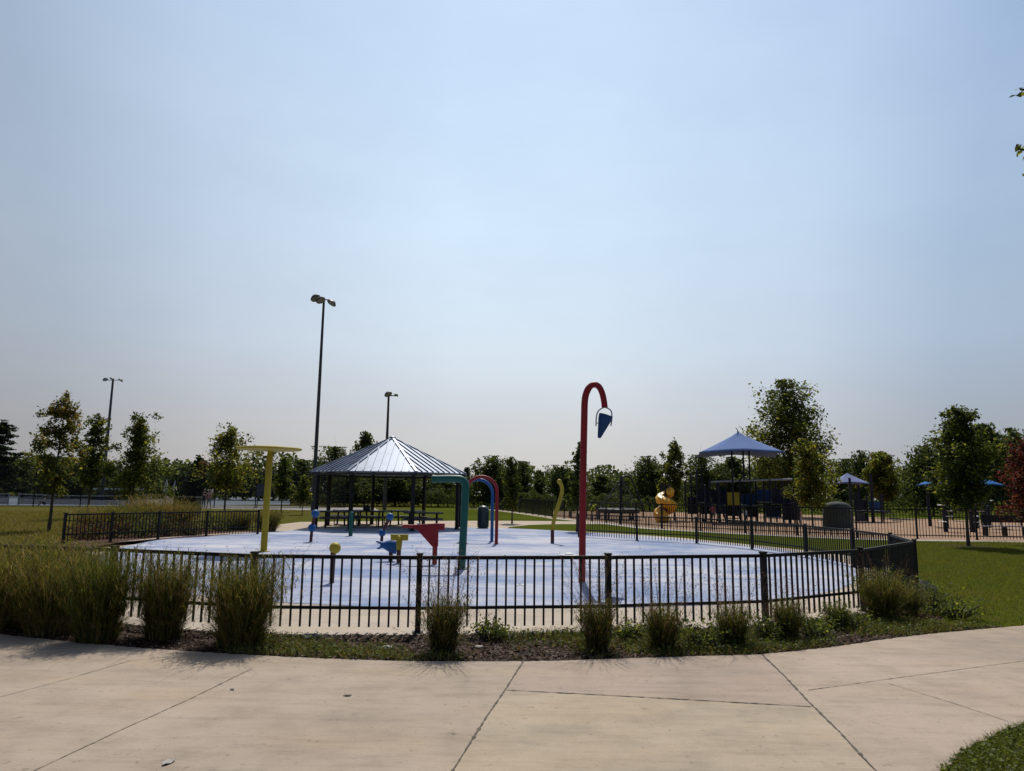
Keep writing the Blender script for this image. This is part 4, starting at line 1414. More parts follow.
# ================================================================== PEOPLE
def person(label, loc, rz, hgt, joints, shirt, legs_c, hair_m='hair', group=None, shorts=True, sleeves=True):
    """one skinned, subdivided body; joints in units of body height, standing figure 1.0 tall"""
    root = thing('person', label, 'person', loc, rz, group)
    J = dict(pel=(0, 0, .53), waist=(0, 0, .62), chest=(0, 0, .74), neck=(0, 0, .83), head=(0, .01, .905), crown=(0, .01, .965),
             shL=(-.10, 0, .80), shR=(.10, 0, .80), elL=(-.135, .01, .64), elR=(.135, .01, .64), wrL=(-.14, .05, .50), wrR=(.14, .05, .50),
             haL=(-.14, .06, .45), haR=(.14, .06, .45), hiL=(-.05, 0, .51), hiR=(.05, 0, .51), knL=(-.055, .01, .28), knR=(.055, .01, .28),
             anL=(-.055, 0, .045), anR=(.055, 0, .045), toL=(-.06, .09, .018), toR=(.06, .09, .018))
    J.update(joints)
    rad = dict(pel=.075, waist=.065, chest=.078, neck=.032, head=.058, crown=.042, shL=.04, shR=.04, elL=.027, elR=.027, wrL=.019, wrR=.019,
               haL=.022, haR=.022, hiL=.058, hiR=.058, knL=.037, knR=.037, anL=.024, anR=.024, toL=.02, toR=.02)
    E = [('pel', 'waist'), ('waist', 'chest'), ('chest', 'neck'), ('neck', 'head'), ('head', 'crown'), ('chest', 'shL'), ('chest', 'shR'), ('shL', 'elL'), ('shR', 'elR'),
         ('elL', 'wrL'), ('elR', 'wrR'), ('wrL', 'haL'), ('wrR', 'haR'), ('pel', 'hiL'), ('pel', 'hiR'), ('hiL', 'knL'), ('hiR', 'knR'), ('knL', 'anL'), ('knR', 'anR'), ('anL', 'toL'), ('anR', 'toR')]
    names = list(J)
    me = bpy.data.meshes.new('body_skeleton')
    me.from_pydata([Vector(J[k]) * hgt for k in names], [(names.index(a), names.index(b)) for a, b in E], [])
    tmp = bpy.data.objects.new('body_skeleton', me)
    col.objects.link(tmp)
    sk = tmp.modifiers.new('skin', 'SKIN')
    for i, k in enumerate(names):
        r_ = rad[k] * hgt
        me.skin_vertices[0].data[i].radius = (r_ * (1.25 if k in ('pel', 'waist', 'chest') else 1), r_ * (0.8 if k in ('pel', 'waist', 'chest') else 1))
        me.skin_vertices[0].data[i].use_root = (k == 'pel')
    sub = tmp.modifiers.new('sub', 'SUBSURF')
    sub.levels = sub.render_levels = 1
    dg = bpy.context.evaluated_depsgraph_get()
    out = bpy.data.meshes.new_from_object(tmp.evaluated_get(dg))
    bpy.data.objects.remove(tmp)
    out.materials.clear()
    for m in (M['skin'], shirt, legs_c, M['darkglass']):
        out.materials.append(m)
    seg = [(a, b, Vector(J[a]) * hgt, Vector(J[b]) * hgt) for a, b in E]
    for p in out.polygons:
        c = p.center
        best, bk, bt = 1e9, None, 0
        for a, b, A, B in seg:
            d = B - A
            t = max(0, min(1, (c - A).dot(d) / max(d.length_squared, 1e-9)))
            q_ = (c - (A + d * t)).length
            if q_ < best:
                best, bk, bt = q_, (a, b), t
        a, b = bk
        i = 0
        if b in ('waist', 'chest', 'shL', 'shR') or (b == 'neck' and bt < 0.55) or (b in ('elL', 'elR') and (sleeves or bt < 0.6)):
            i = 1
        elif b in ('hiL', 'hiR') or (b in ('knL', 'knR') and (not shorts or bt < 0.85)) or (b in ('anL', 'anR') and not shorts):
            i = 2
        elif b in ('toL', 'toR') or (b in ('anL', 'anR') and bt > 0.93):
            i = 3
        p.material_index = i
        p.use_smooth = True
    o = bpy.data.objects.new('body', out)
    col.objects.link(o)
    o.parent = root
    hd = Vector(J['head']) * hgt
    mb = MB()
    r_ = 0.067 * hgt
    mb.lathe([(r_ * 0.98, -0.1 * r_), (r_ * 1.05, 0.25 * r_), (r_ * 0.9, 0.75 * r_), (r_ * 0.5, 1.08 * r_), (0.01 * r_, 1.2 * r_)], hd + Vector((0, -0.012 * hgt, 0.012 * hgt)), 12)
    mb.build('hair', hair_m, root)
    return root
CL = {k: cloth('cloth ' + k, c) for k, c in dict(dark=(0.02, 0.022, 0.03), pink=(0.42, 0.20, 0.20), white=(0.62, 0.62, 0.62), red=(0.28, 0.06, 0.07), denim=(0.04, 0.06, 0.12), grey=(0.16, 0.16, 0.17)).items()}
person('person in dark clothes standing at the courts, arms down', foot(203.5, 66.5), PI, 1.76, {}, CL['dark'], CL['dark'], shorts=False)
person('person in a pale pink top and shorts at the courts, one arm reaching out', foot(208.7, 65.5), PI * 0.9, 1.70,
       dict(elR=(.17, .08, .70), wrR=(.24, .16, .72), haR=(.28, .2, .73), knL=(-.10, .04, .28), anL=(-.13, -.02, .045), toL=(-.14, .07, .018), knR=(.09, .03, .28), anR=(.12, 0, .045), toR=(.13, .09, .018)), CL['pink'], CL['grey'])
sit = dict(pel=(0, 0, .12), waist=(0, .01, .2), chest=(0, .04, .31), neck=(0, .06, .40), head=(0, .08, .475), crown=(0, .085, .535), shL=(-.10, .05, .37), shR=(.10, .05, .37),
           elL=(-.15, .10, .25), elR=(.15, .10, .25), wrL=(-.10, .20, .24), wrR=(.10, .20, .24), haL=(-.07, .23, .25), haR=(.07, .23, .25), hiL=(-.05, .02, .10), hiR=(.05, .02, .10),
           knL=(-.09, .20, .26), knR=(.09, .20, .26), anL=(-.07, .28, .045), anR=(.07, .28, .045), toL=(-.07, .37, .018), toR=(.07, .37, .018))
person('person in a white shirt sitting on the court surface near the net', foot(45, 68.5), PI * 0.7, 1.72, sit, CL['white'], CL['denim'])
person('child in a dark red top beside the climbing frame posts', foot(713.5, 44.8), PI * 0.8, 1.22, dict(elR=(.16, .05, .66), wrR=(.15, .15, .72), haR=(.14, .19, .75)), CL['red'], CL['dark'])
person('child in a white shirt playing in front of the climbing frame', foot(745.7, 44.2), PI * 1.1, 1.02, dict(knL=(-.07, .07, .29), anL=(-.07, .0, .06)), CL['white'], CL['denim'])
person('child in a pink top standing between the climbing frame and the grey green rock', foot(801, 42.6), PI * 1.3, 1.0, {}, CL['pink'], CL['white'])

# ================================================================== TREES
young = dict(clump=0.12, n_limb=26)
def ytree(label, px, Y, py_top, wpx, cbase_py, seed, mats, weights, shape='oval', n=3300, leaf=0.115, name='young_tree', base=None, **kw):
    b = base if base is not None else foot(px, Y)
    h = top(px, py_top, b.y)
    cw = wpx / F * b.y
    cb = max(0.06, top(px, cbase_py, b.y) / h)
    k2 = dict(young)
    k2.update(kw)
    return make_tree(name, label, b, mats=mats, weights=weights, seed=seed, h=h, cw=cw, cb=cb, n_leaf=n, leaf=leaf, shape=shape, **k2)
G1 = ('lf_mid', 'lf_dark', 'lf_lite', 'lf_gold', 'lf_rust')
ytree('young tree with rusty gold upper leaves on the dry lawn near the tall grasses', 49, 28.5, 390, 60, 487, 11, G1, (5, 5, 1.5, 1.0, .1), n=3000, leaf=0.12, tip=(0.62, 3, 0.5), clump=0.11)
ytree('slim green young tree just behind the rusty one', 87, 40, 412, 40, 484, 12, G1, (6, 4, 2.2, .2, .01), n=2900, leaf=0.15)
ytree('dark green pointed young tree by the floodlight pole at the courts', 130, 42, 414, 62, 492, 13, G1, (6, 4, 2, .1, .01), shape='cone', n=4400, leaf=0.15)
ytree('yellowish young tree behind the flat yellow disc', 224, 41, 424, 64, 485, 14, G1, (3, 2.2, 4.5, 1.6, .2), n=3200, leaf=0.15)
ytree('small slim dark young tree between the yellow disc post and the tallest floodlight pole', 281, 50, 455, 22, 497, 15, G1, (5, 6, .8, .1, .01), n=1500, leaf=0.16)
ytree('tiny green sapling with a staked trunk on the lawn beyond the plaza', 302, 52, 474, 20, 500, 16, G1, (5, 3, 2.5, .1, .01), n=1000, leaf=0.16)
ytree('young tree with a bare lower trunk on the lawn behind the rubbish bin', 512, 41, 456, 24, 508, 17, G1, (5, 6, 1, .1, .01), n=1900, leaf=0.14)
ytree('wispy pointed young tree rising behind the tall red pole', 577, 33, 440, 27, 508, 18, G1, (5, 6, 1, .1, .1), shape='cone', n=1700, leaf=0.12, clump=0.13)
ytree('green young tree with an open top behind the yellow slide', 675, 50, 439, 33, 497, 19, G1, (6, 6, 1, .1, .01), shape='vase', n=2600, leaf=0.17)
ytree('pale yellow green sapling growing just behind the slide', 664, 49, 477, 15, 492, 29, G1, (2, 1, 6, .4, .01), n=700, leaf=0.16)
ytree('big leafy tree towering behind the large blue canopy', 793, 62, 382, 100, 490, 20, G1, (6, 5, 2.4, .1, .01), n=9500, leaf=0.26, shape='oval', n_limb=44, clump=0.13, name='leafy_tree')
ytree('yellowish green young tree in front of the big leafy one', 813, 40.5, 440, 50, 502, 21, G1, (4, 3, 4.5, 1.0, .1), n=3600, leaf=0.15)
ytree('rounded olive tree beside the pale lavender canopy', 884, 62, 452, 42, 496, 22, G1, (4, 4, 3, .3, .05), shape='round', n=4200, leaf=0.24, name='leafy_tree')
lt = gp(968.5, 546.5)
ytree('lone green tree on the near lawn before the playground fence', 963, 0, 407, 70, 500, 23, G1, (6, 5, 2.4, .1, .01), n=6200, leaf=0.13, base=lt, n_limb=38, lean=-0.02)
mulch_ring = [lt + Vector((0.85 * math.cos(a) * (1 + 0.2 * math.sin(3 * a)), 0.95 * math.sin(a), 0)) for a in np.linspace(0, 2 * PI, 20)[:-1]]
sheet('tree_pit', mulch_ring, 0.006, 'soil')
ytree('red leaved tree at the picture edge', 1040, 27, 436, 66, 516, 24, ('lf_red', 'lf_wine', 'lf_rust', 'lf_dark'), (5, 5, 2, .6), n=5200, leaf=0.11, shape='round', name='red_maple')
# overhanging tree just outside the frame
ob = Vector((12.5, 9.2, 0))
st_ = make_tree('street_tree', 'tree standing just outside the picture, only two leafy twig ends showing', ob, mats=G1, weights=(4, 2, 4, 2, 1), seed=31, h=8.6, cw=5.2, cb=0.40, n_leaf=3800, leaf=0.10, shape='round', n_limb=34, clump=0.10)
rg = np.random.default_rng(3)
for px, py, n_ in ((1023, 90, 26), (1023, 150, 40)):
    e = atY(px, py, 9.0) - ob
    a_ = Vector((0, 0, e.z - 1.4))
    mid = a_.lerp(e, 0.55) + Vector((0, 0, 0.35))
    ln = smooth_line([a_, mid, e + Vector((0.2, 0, -0.02)), e], 5)
    mb = MB()
    mb.tube(ln, [0.045 * (1 - k / len(ln)) ** 1.2 + 0.004 for k in range(len(ln))], 6)
    cen = [np.array([e + Vector((0.12, 0, 0))]) + rg.normal(0, 1, (n_, 3)) * np.array([0.075, 0.07, 0.055])]
    for k in range(3, len(ln) - 3):
        for _ in range(2):
            t_ = ln[k] + Vector((rg.normal(0, 0.12), rg.normal(0, 0.35), rg.normal(0.02, 0.22)))
            if min(t_.x, ln[k].x) < e.x + 0.5:
                continue
            mb.tube([ln[k], t_], [0.010, 0.004], 5, cap=False)
            tw_ = np.array([t_]) + rg.normal(0, 1, (34, 3)) * np.array([0.10, 0.15, 0.12])
            cen.append(tw_[tw_[:, 0] > e.x + 0.42 + 0.09 * np.maximum(0, -(tw_[:, 1] - e.y))])
    mb.build('branch', 'trunk', st_)
    C_ = np.concatenate(cen, 0)
    C_ = C_[C_[:, 0] > e.x - 0.10]
    face_mesh('leaves', leaf_faces(C_, 0.10, rg), G1, pick(rg, len(C_), (4, 2, 4, 2, 1)), st_)

# conifers and far trees
def proto(name, **kw):
    mb, V, mi = tree_parts(**kw)
    t = mb.build('trunk', 'trunk')
    c = face_mesh('crown', V, kw['mats'], mi)
    return t, c
far_m = ('lf_far', 'lf_dark', 'lf_far2', 'lf_mid')
protos = []
for s, (sh, cw_, cb_2, w_) in enumerate((('round', 9.5, .18, (6, 4, 1, 2)), ('oval', 8.0, .15, (5, 5, 2, 2)), ('round', 11.0, .12, (5, 3, 3, 1.5)), ('cone', 6.5, .10, (4, 7, .5, 1)), ('vase', 8.5, .2, (5, 4, 2, 2)))):
    protos.append(proto('far', h=10, cw=cw_, cb=cb_2, n_leaf=7500, leaf=0.52, mats=far_m, weights=w_, seed=100 + s, shape=sh, n_limb=34, clump=0.14, r0=0.17))
first_use = set()
def far_tree(label, px, Y, py_top, k, wpx=None, name='background_tree', group='trees of the far treeline'):
    b = foot(px, Y)
    h = top(px, py_top, Y)
    rt = thing(name, label, 'tree', b, random.uniform(0, 6.28), group)
    sx = h / 10
    w0 = (9.5, 8.0, 11.0, 6.5, 8.5)[k]
    sxy = sx if wpx is None else wpx / F * Y / w0
    rt.scale = (sxy, sxy, sx)
    for o in protos[k]:
        if o.name in first_use:
            o = o.copy()
        else:
            first_use.add(o.name)
        if o.name not in col.objects:
            col.objects.link(o)
        o.parent = rt
    return rt
FT = [
    ('dark spreading tree behind the rusty young tree', 62, 120, 458, 2, 60),
    ('dark low tree between the rusty tree and the slim floodlight pole', 99, 135, 461, 0, 40),
    ('dark round tree between the pointed young tree and the spiky conifer', 158, 140, 463.5, 0, 34),
    ('low dark tree above the black box', 180, 130, 464.5, 2, 34),
    ('dark tree behind the yellowish young tree', 243, 130, 466, 1, 36),
    ('low dark tree behind the yellow post', 268, 125, 468, 0, 30),
    ('dark tree at the foot of the tallest floodlight pole', 298, 110, 461, 4, 36),
    ('dark bushy tree between the tallest pole and the shelter roof', 333, 100, 448, 2, 46),
    ('tree with a rounded top peeking above the shelter roof', 364, 92, 433, 1, 36),
    ('dark tree seen under the shelter roof by the teal post', 350, 85, 470, 2, 50),
    ('dark tree seen under the middle of the shelter', 395, 88, 470, 0, 60),
    ('dark tree seen under the shelter roof above the red water cannon', 438, 90, 472, 2, 55),
    ('small dark tree just beside the shelter eave above the green cane', 466, 120, 468, 3, 16),
    ('large dark tree behind the spray hoops', 492, 85, 457, 0, 46),
    ('dark tree close behind the bare trunked young tree', 521, 95, 462, 4, 28),
    ('small pointed tree between the bare trunked young tree and the wavy yellow post', 539, 140, 471, 3, 18),
    ('rounded dark tree directly behind the wavy yellow post', 562, 95, 466, 0, 38),
    ('low dark tree between the tall red pole and the net climber', 603, 105, 475, 1, 36),
    ('low dark tree behind the net climber', 627, 110, 477, 2, 36),
    ('dark bushy tree between the net climber and the yellow slide', 650, 80, 457, 0, 38),
    ('dark tree filling the gap between the slide and the large blue canopy', 702, 82, 456, 2, 50),
    ('olive tree seen under the large blue canopy', 735, 85, 458, 1, 56),
    ('dark tree behind the overhead beam of the climbing frame', 768, 88, 460, 0, 50),
    ('dark tree behind the pale lavender canopy', 848, 100, 460, 2, 40),
    ('dark round topped tree peeping over the pale lavender canopy', 864, 95, 451.5, 0, 26),
    ('low hazy tree in the dip between olive tree and lone tree', 910, 110, 469, 1, 24),
    ('broad dark tree between the olive tree and the lone lawn tree', 934, 72, 446, 0, 54),
    ('tall dark tree between the lone lawn tree and the red tree', 988, 75, 426, 4, 56),
    ('dark tree behind the red leaved tree', 1020, 78, 430, 0, 52),
    ('dark tree cut by the picture edge behind the pine', 22, 130, 458, 0, 40),
]
for row in FT:
    far_tree(*row)
MP = ('nd', 'lf_dark')
b = foot(-3, 80)
make_tree('pine_tree', 'dark layered pine tree cut by the picture edge', b, mats=MP, weights=(6, 1), seed=41, h=top(-3, 418, 80), cw=5.2, cb=.18, n_leaf=6500, leaf=0.26, shape='pine', n_limb=30, clump=0.12)
b = foot(196, 105)
make_tree('pine_tree', 'dark spiky conifer between the black box and the yellowish young tree', b, mats=MP, weights=(6, 1), seed=42, h=top(196, 456, 105), cw=5.0, cb=.12, n_leaf=4200, leaf=0.3, shape='cone', n_limb=34, clump=0.10)

def hedge(label, px0, px1, Y, h, seed, n):
    rg = np.random.default_rng(seed)
    a, b = foot(px0, Y), foot(px1, Y)
    w = (b - a).length
    x = rg.uniform(-w / 2, w / 2, n)
    hm_ = h * (0.85 + 0.12 * np.sin(x * 0.6 + seed) + 0.1 * np.sin(x * 1.7) + 0.08 * np.sin(x * 4.1))
    z = hm_ * rg.uniform(0, 1, n) ** 0.7
    y = rg.normal(0, 0.45, n)
    o = face_mesh('hedge', leaf_faces(np.stack([x, y, z], 1), 0.22, rg), ('lf_dark', 'lf_far', 'lf_far2'), pick(rg, n, (5, 5, 1.5)))
    o.location = (a + b) / 2
    tag(o, label, 'hedge')
hedge('long dark clipped hedge along the far side of the playground', 560, 1080, 76, 1.9, 3, 16000)
hedge('dark hedge beyond the lawn between the shelter and the wavy yellow post', 425, 556, 84, 1.9, 5, 5200)
hedge('dark hedge seen under the shelter roof between its posts', 290, 420, 88, 1.7, 8, 5200)

# far-off wood: one mass
n = 60000
xs = rng.uniform(-190, 260, n)
yy = 150 + 22 * np.sin(xs * 0.031) + rng.normal(0, 6, n)
hm = 6.0 + 1.3 * np.sin(xs * 0.11) + 1.1 * np.sin(xs * 0.29 + 1) + 0.7 * np.sin(xs * 0.7)
hm = np.where(xs > 70, hm + 2.0, hm)
zz = hm * rng.uniform(0, 1, n) ** 0.8
C = np.stack([xs, yy + (zz / hm - 0.5) * 3, zz], 1)
o = face_mesh('distant_wood', leaf_faces(C, 0.85, rng), far_m, pick(rng, n, (6, 5, 2, 1)))
tag(o, kind='stuff', label='dark wood closing the view behind the park', cat='wood')

# ================================================================== GRASSES AND PLANTS
def blades(n, r0, h, spread, rg, width=0.008, droop=0.2, seg=4, hvar=0.30):
    """arching tapered blades from a small crown: returns (n*seg, 4, 3) quads and a blade index"""
    a = rg.uniform(0, 2 * PI, n)
    rr = r0 * np.sqrt(rg.uniform(0, 1, n))
    base = np.stack([rr * np.cos(a), rr * np.sin(a), np.zeros(n)], 1)
    a2 = a + rg.normal(0, 0.5, n)
    out = np.stack([np.cos(a2), np.sin(a2), np.zeros(n)], 1)
    hh = h * np.clip(rg.normal(1 - hvar / 2, hvar / 2, n), 0.25, 1.05)
    sp = spread * (0.15 + rr / r0) * rg.uniform(0.3, 1.1, n)
    side = np.stack([-np.sin(a2), np.cos(a2), np.zeros(n)], 1)
    side = unit(side + rg.normal(0, 0.6, (n, 3)) * np.array([1, 1, 0]))
    P = []
    for i in range(seg + 1):
        t = i / seg
        o_ = out * (sp * (t ** 1.8))[:, None]
        z = hh * (t - droop * t ** 3 * (sp / max(spread, 1e-3)) * 0.5)
        P.append(base + o_ + np.stack([np.zeros(n), np.zeros(n), z], 1) + rg.normal(0, 0.010 * t, (n, 3)))
    Q = []
    w = width * rg.uniform(0.6, 1.3, n)
    for i in range(seg):
        w0 = (w * (1 - 0.85 * (i / seg) ** 1.3))[:, None] / 2
        w1 = (w * (1 - 0.85 * ((i + 1) / seg) ** 1.3))[:, None] / 2
        Q.append(np.stack([P[i] - side * w0, P[i] + side * w0, P[i + 1] + side * w1, P[i + 1] - side * w1], 1))
    V = np.concatenate(Q, 0)
    idx = np.tile(np.arange(n), seg)
    return V, idx, P

def plumes(n, r0, h, spread, rg):
    """thin stalks with a feathery seed head"""
    V, idx, P = blades(n, r0, h, spread, rg, width=0.0050, droop=0.1, seg=4, hvar=0.5)
    tips, mids = P[-1], P[-2]
    C, k = [], 16
    for j in range(k):
        t = j / k
        C.append(mids + (tips - mids) * t + rg.normal(0, 0.010, tips.shape))
    C = np.concatenate(C, 0)
    L_ = leaf_faces(C, 0.022, rg, aspect=0.25)
    return np.concatenate([V, L_], 0)

GM = ('g_green', 'g_olive', 'g_straw', 'g_dark')
def stem_leaves(P, k, L, rg, width):
    """short side leaves leaving the stems at random angles: k per stem"""
    n = len(P[0])
    A = np.stack(P, 1)                       # n, seg+1, 3
    seg = A.shape[1] - 1
    idx = np.repeat(np.arange(n), k)
    t = rg.uniform(0.30, 0.97, n * k) * seg
    i0 = np.minimum(t.astype(int), seg - 1)
    f = (t - i0)[:, None]
    p = A[idx, i0] * (1 - f) + A[idx, i0 + 1] * f
    a = rg.uniform(0, 2 * PI, n * k)
    o_ = np.stack([np.cos(a), np.sin(a), np.zeros(n * k)], 1)
    up = np.array([0, 0, 1.0])
    ln = (L * rg.uniform(0.5, 1.2, n * k))[:, None]
    m_ = p + (o_ * 0.35 + up * 0.55) * ln * 0.6
    e = m_ + (o_ * 0.55 + up * rg.uniform(-0.25, 0.35, (n * k, 1))) * ln * 0.55
    sd_ = np.stack([-np.sin(a), np.cos(a), np.zeros(n * k)], 1) * width / 2
    Q = np.concatenate([np.stack([p - sd_ * 0.6, p + sd_ * 0.6, m_ + sd_, m_ - sd_], 1), np.stack([m_ - sd_, m_ + sd_, e + sd_ * 0.15, e - sd_ * 0.15], 1)], 0)
    return Q, np.tile(idx, 2)

GM = ('g_green', 'g_olive', 'g_straw', 'g_dark')
def clump(label, px, py, h, wid, n, weights, seed, npl=0, plh=None, name='grass_clump', cat='grass clump', group='grass clumps in the bed along the fence', width=0.008, loc=None, r0=None):
    rg = np.random.default_rng(seed)
    b = loc if loc is not None else gp(px, py, 0.02)
    b.z = 0.02
    rt = thing(name, label, cat, b, 0, group)
    rt['kind'] = 'thing'
    r0 = r0 or wid * 0.19
    n = int(n * 1.7)
    V, idx, P = blades(n, r0, h * 1.06, wid * 0.46, rg, width * 0.75, droop=0.12, hvar=0.40)
    VL, idl = stem_leaves(P, 4, 0.20 * h, rg, width * 0.85)
    n2 = n // 2
    V2, idx2, _ = blades(n2, r0 * 1.25, h * 0.5, wid * 0.40, rg, width * 0.8, 0.9)
    bm = pick(rg, n, weights)
    w2 = pick(rg, n2, np.array(weights) * np.array([0.5, 0.8, 2.0, 2.0]))
    lm = np.where(rg.uniform(size=len(idl) // 2) < 0.35, pick(rg, len(idl) // 2, np.array(weights) * np.array([1, 1.3, 1.6, 0.5])), bm[idl[:len(idl) // 2]])
    face_mesh('blades', np.concatenate([V, VL, V2], 0), GM, np.concatenate([bm[idx], np.tile(lm, 2), w2[idx2]]), rt)
    if npl:
        pv = plumes(int(npl * 2.6), r0 * 1.2, (plh or h * 1.5) * 1.1, wid * 0.9, rg)
        face_mesh('seed_heads', pv, ('g_plume',), None, rt)
    return rt
wg = (4, 5, 2.0, 3)
clump('bushy round green grass clump nearest the yellow ball post', 240, 646, 0.87, 0.96, 950, wg, 201, 22, 1.0)
clump('upright green grass clump, middle one of the three before the fence', 163, 638, 0.86, 0.78, 800, wg, 202, 20, 0.98)
clump('green grass clump at the end of the tall grass mass', 96, 641, 0.92, 0.86, 800, (6, 4, 1, 3), 203, 12, 1.0)
wt = (3.4, 6, 3.4, 1.5)
clump('tall yellowish grass clump beside the front fence end post', 68, 626, 0.88, 1.05, 900, wt, 204, 4, 1.0)
clump('tall yellowish grass clump in front of the fence corner', 30, 620, 0.88, 1.15, 950, wt, 205, 4, 1.05)
clump('tall yellowish grass clump cut by the picture edge', -8, 628, 0.90, 1.2, 950, wt, 206, 4, 1.05)
clump('tall yellow green grass clump at the front of the mass', 48, 634, 0.86, 0.95, 800, wt, 207)
clump('tall dry grass clump at the very edge behind the others', 2, 604, 0.84, 1.4, 900, (3, 5, 4, 1), 208)
clump('tall dry grass clump right behind the tall grass mass', 50, 606, 0.80, 1.3, 900, (3, 5, 4, 1), 209)
clump('low dark grass clump with tall purple brown seed stalks beside the centre fence post', 443, 654, 0.56, 0.52, 420, (3, 3, 1.4, 5), 210, 46, 0.98)
clump('low dark grass clump with tall seed stalks below the red pole', 597, 651, 0.50, 0.46, 380, (3, 3, 1.4, 5), 211, 40, 0.92)
clump('dark spreading grass clump next to the fence post by the red pole', 663, 650, 0.44, 0.50, 420, (3, 3, 1.2, 5), 212, 30, 0.82)
clump('loose grass clump between two fence posts, below the pad edge', 733, 646, 0.42, 0.50, 380, (4, 3, 1.2, 4), 213, 30, 0.80)
clump('dark grass clump by a fence post with many weeds around', 788, 640, 0.42, 0.44, 380, (3, 3, 1, 5), 214, 20, 0.66)
clump('small low grass clump between weeds near the fence end', 838, 628, 0.30, 0.40, 260, (5, 3, 1, 3), 215)
clump('tall tangled weedy grass clump in front of the fence corner post', 884, 620, 0.62, 0.70, 520, (5, 5, 1.5, 3), 216, 24, 0.85)
clump('spiky grass clump beside the concrete wedge', 908, 616, 0.42, 0.55, 360, (5, 4, 1.2, 4), 217, 6, 0.55)

# planting behind and along the left fence
for i, (px, Y, h, w, lab, wts) in enumerate((
        (96, 27.5, 0.95, 2.0, 'tall dry grass clump behind the far fence, nearest its end post', (2, 4, 5, 2)),
        (128, 28.5, 0.95, 2.2, 'green grass clump behind the far fence below the pointed young tree', (4, 5, 2, 2)),
        (152, 30.0, 1.32, 2.6, 'golden grass clump behind the middle of the far fence', (1.5, 3.5, 6.5, 0.5)),
        (176, 31.0, 1.1, 2.0, 'golden grass clump behind the far fence in front of the black box', (2, 4, 4, 1)),
        (238, 31.5, 0.8, 1.8, 'rounded olive grass clump behind the far fence end by the plaza', (3, 5, 3, 2)),
        (268, 30.2, 0.85, 1.3, 'rounded yellowish grass clump behind the yellow disc post at the plaza edge', (3, 5, 3, 1)))):
    clump(lab, px, 0, h, w, 650, wts, 230 + i, 0, width=0.018, loc=foot(px, Y), group='grass clumps behind the far fence')
def shrub(label, px, Y, h, w, mats, weights, seed, leaf=0.09, n=1100, name='shrub', group='low shrubs in the mulch along the far fence', b=None, cat='shrub'):
    rg = np.random.default_rng(seed)
    b = foot(px, Y) if b is None else b
    rt = thing(name, label, cat, b, 0, group)
    mb = MB()
    cl = []
    for k in range(16):
        a, r_ = rg.uniform(0, 2 * PI), w / 2 * math.sqrt(rg.uniform(0, 1))
        e = Vector((r_ * math.cos(a), r_ * math.sin(a), h * rg.uniform(0.45, 0.95) * (1 - 0.35 * (2 * r_ / w) ** 2)))
        mb.tube([(0.1 * math.cos(a), 0.1 * math.sin(a), 0), (e.x * 0.6, e.y * 0.6, e.z * 0.55), e], [0.014, 0.01, 0.004], 5, cap=False)
        cl.append(tuple(e))
        cl.append((e.x * 0.7, e.y * 0.7, e.z * 0.55))
    mb.build('stem', 'trunk', rt)
    cl = np.array(cl)
    C = cl[rg.integers(0, len(cl), n)] + rg.normal(0, 0.13 * w, (n, 3)) * np.array([1, 1, 0.7])
    C[:, 2] = np.abs(C[:, 2]) + 0.02
    face_mesh('foliage', leaf_faces(C, leaf, rg, 0.4), mats, pick(rg, n, weights), rt)
SM = ('lf_dark', 'lf_mid', 'lf_rust', 'lf_wine')
for i, (px, Y, h, w, lab, wts) in enumerate((
        (84, 24.2, 0.55, 1.2, 'low reddish shrub in the mulch by the far fence end', (2, 1, 3, 3)),
        (112, 25.0, 0.6, 1.3, 'low brownish red shrub before the second far fence post', (3, 1, 2, 3)),
        (143, 25.9, 0.75, 1.5, 'dark green shrub in the mulch below the middle of the far fence', (6, 3, .5, .5)),
        (166, 26.4, 0.6, 1.4, 'mixed red and green shrub beside the dark green one', (3, 1, 2, 2)),
        (192, 26.9, 0.5, 1.2, 'small brown shrub near the pad below the black box', (3, 1, 2, 2)),
        (218, 30.2, 0.8, 1.6, 'dark green shrub behind the far fence under the yellowish tree', (6, 3, .3, .3)),
        (135, 28.2, 0.95, 1.8, 'tall dark green shrub behind the far fence between grass clumps', (7, 3, .2, .1)))):
    shrub(lab, px, Y, h, w, SM, wts, 260 + i, leaf=0.065, n=1500)

for i, (px, py, h, w, lab, wts) in enumerate((
        (876, 610, 0.78, 0.62, 'tall leafy weed in front of the fence post nearest the corner', (2, 5, 3)),
        (903, 606, 0.62, 0.60, 'leafy weed pressed against the fence corner', (4, 4, 1)),
        (930, 610, 0.42, 0.75, 'leafy weed beside the concrete wedge', (4, 4, 1)),
        (957, 617, 0.30, 0.80, 'low spreading leafy weed at the edge of the lawn', (4, 4, 1)),
        (846, 630, 0.34, 0.55, 'low leafy weed at the path edge below the last straight panel', (2, 5, 2)),
        (815, 640, 0.26, 0.50, 'low leafy weed between the last two grass clumps', (2, 5, 2)),
        (765, 641, 0.30, 0.45, 'leafy weed at the foot of a fence post before the grasses', (2, 5, 2)),
        (702, 648, 0.30, 0.55, 'bright leafy weed between the spreading clump and the loose clump', (1, 5, 3)),
        (628, 640, 0.20, 0.45, 'small bright weed between the two clumps by the red pole', (1, 5, 3)),
        (490, 640, 0.22, 0.40, 'small bright weed at the fence foot beside the centre clump', (1, 5, 3)))):
    shrub(lab, 0, 0, h * 0.9, w, ('lf_dark', 'lf_mid', 'lf_lite'), (wts[0] + 1, wts[1], 0.25 * wts[2]), 300 + i, leaf=0.040, n=560, name='weed_plant', group='leafy weeds in the planting bed', b=gp(px, py, 0.02), cat='weed')

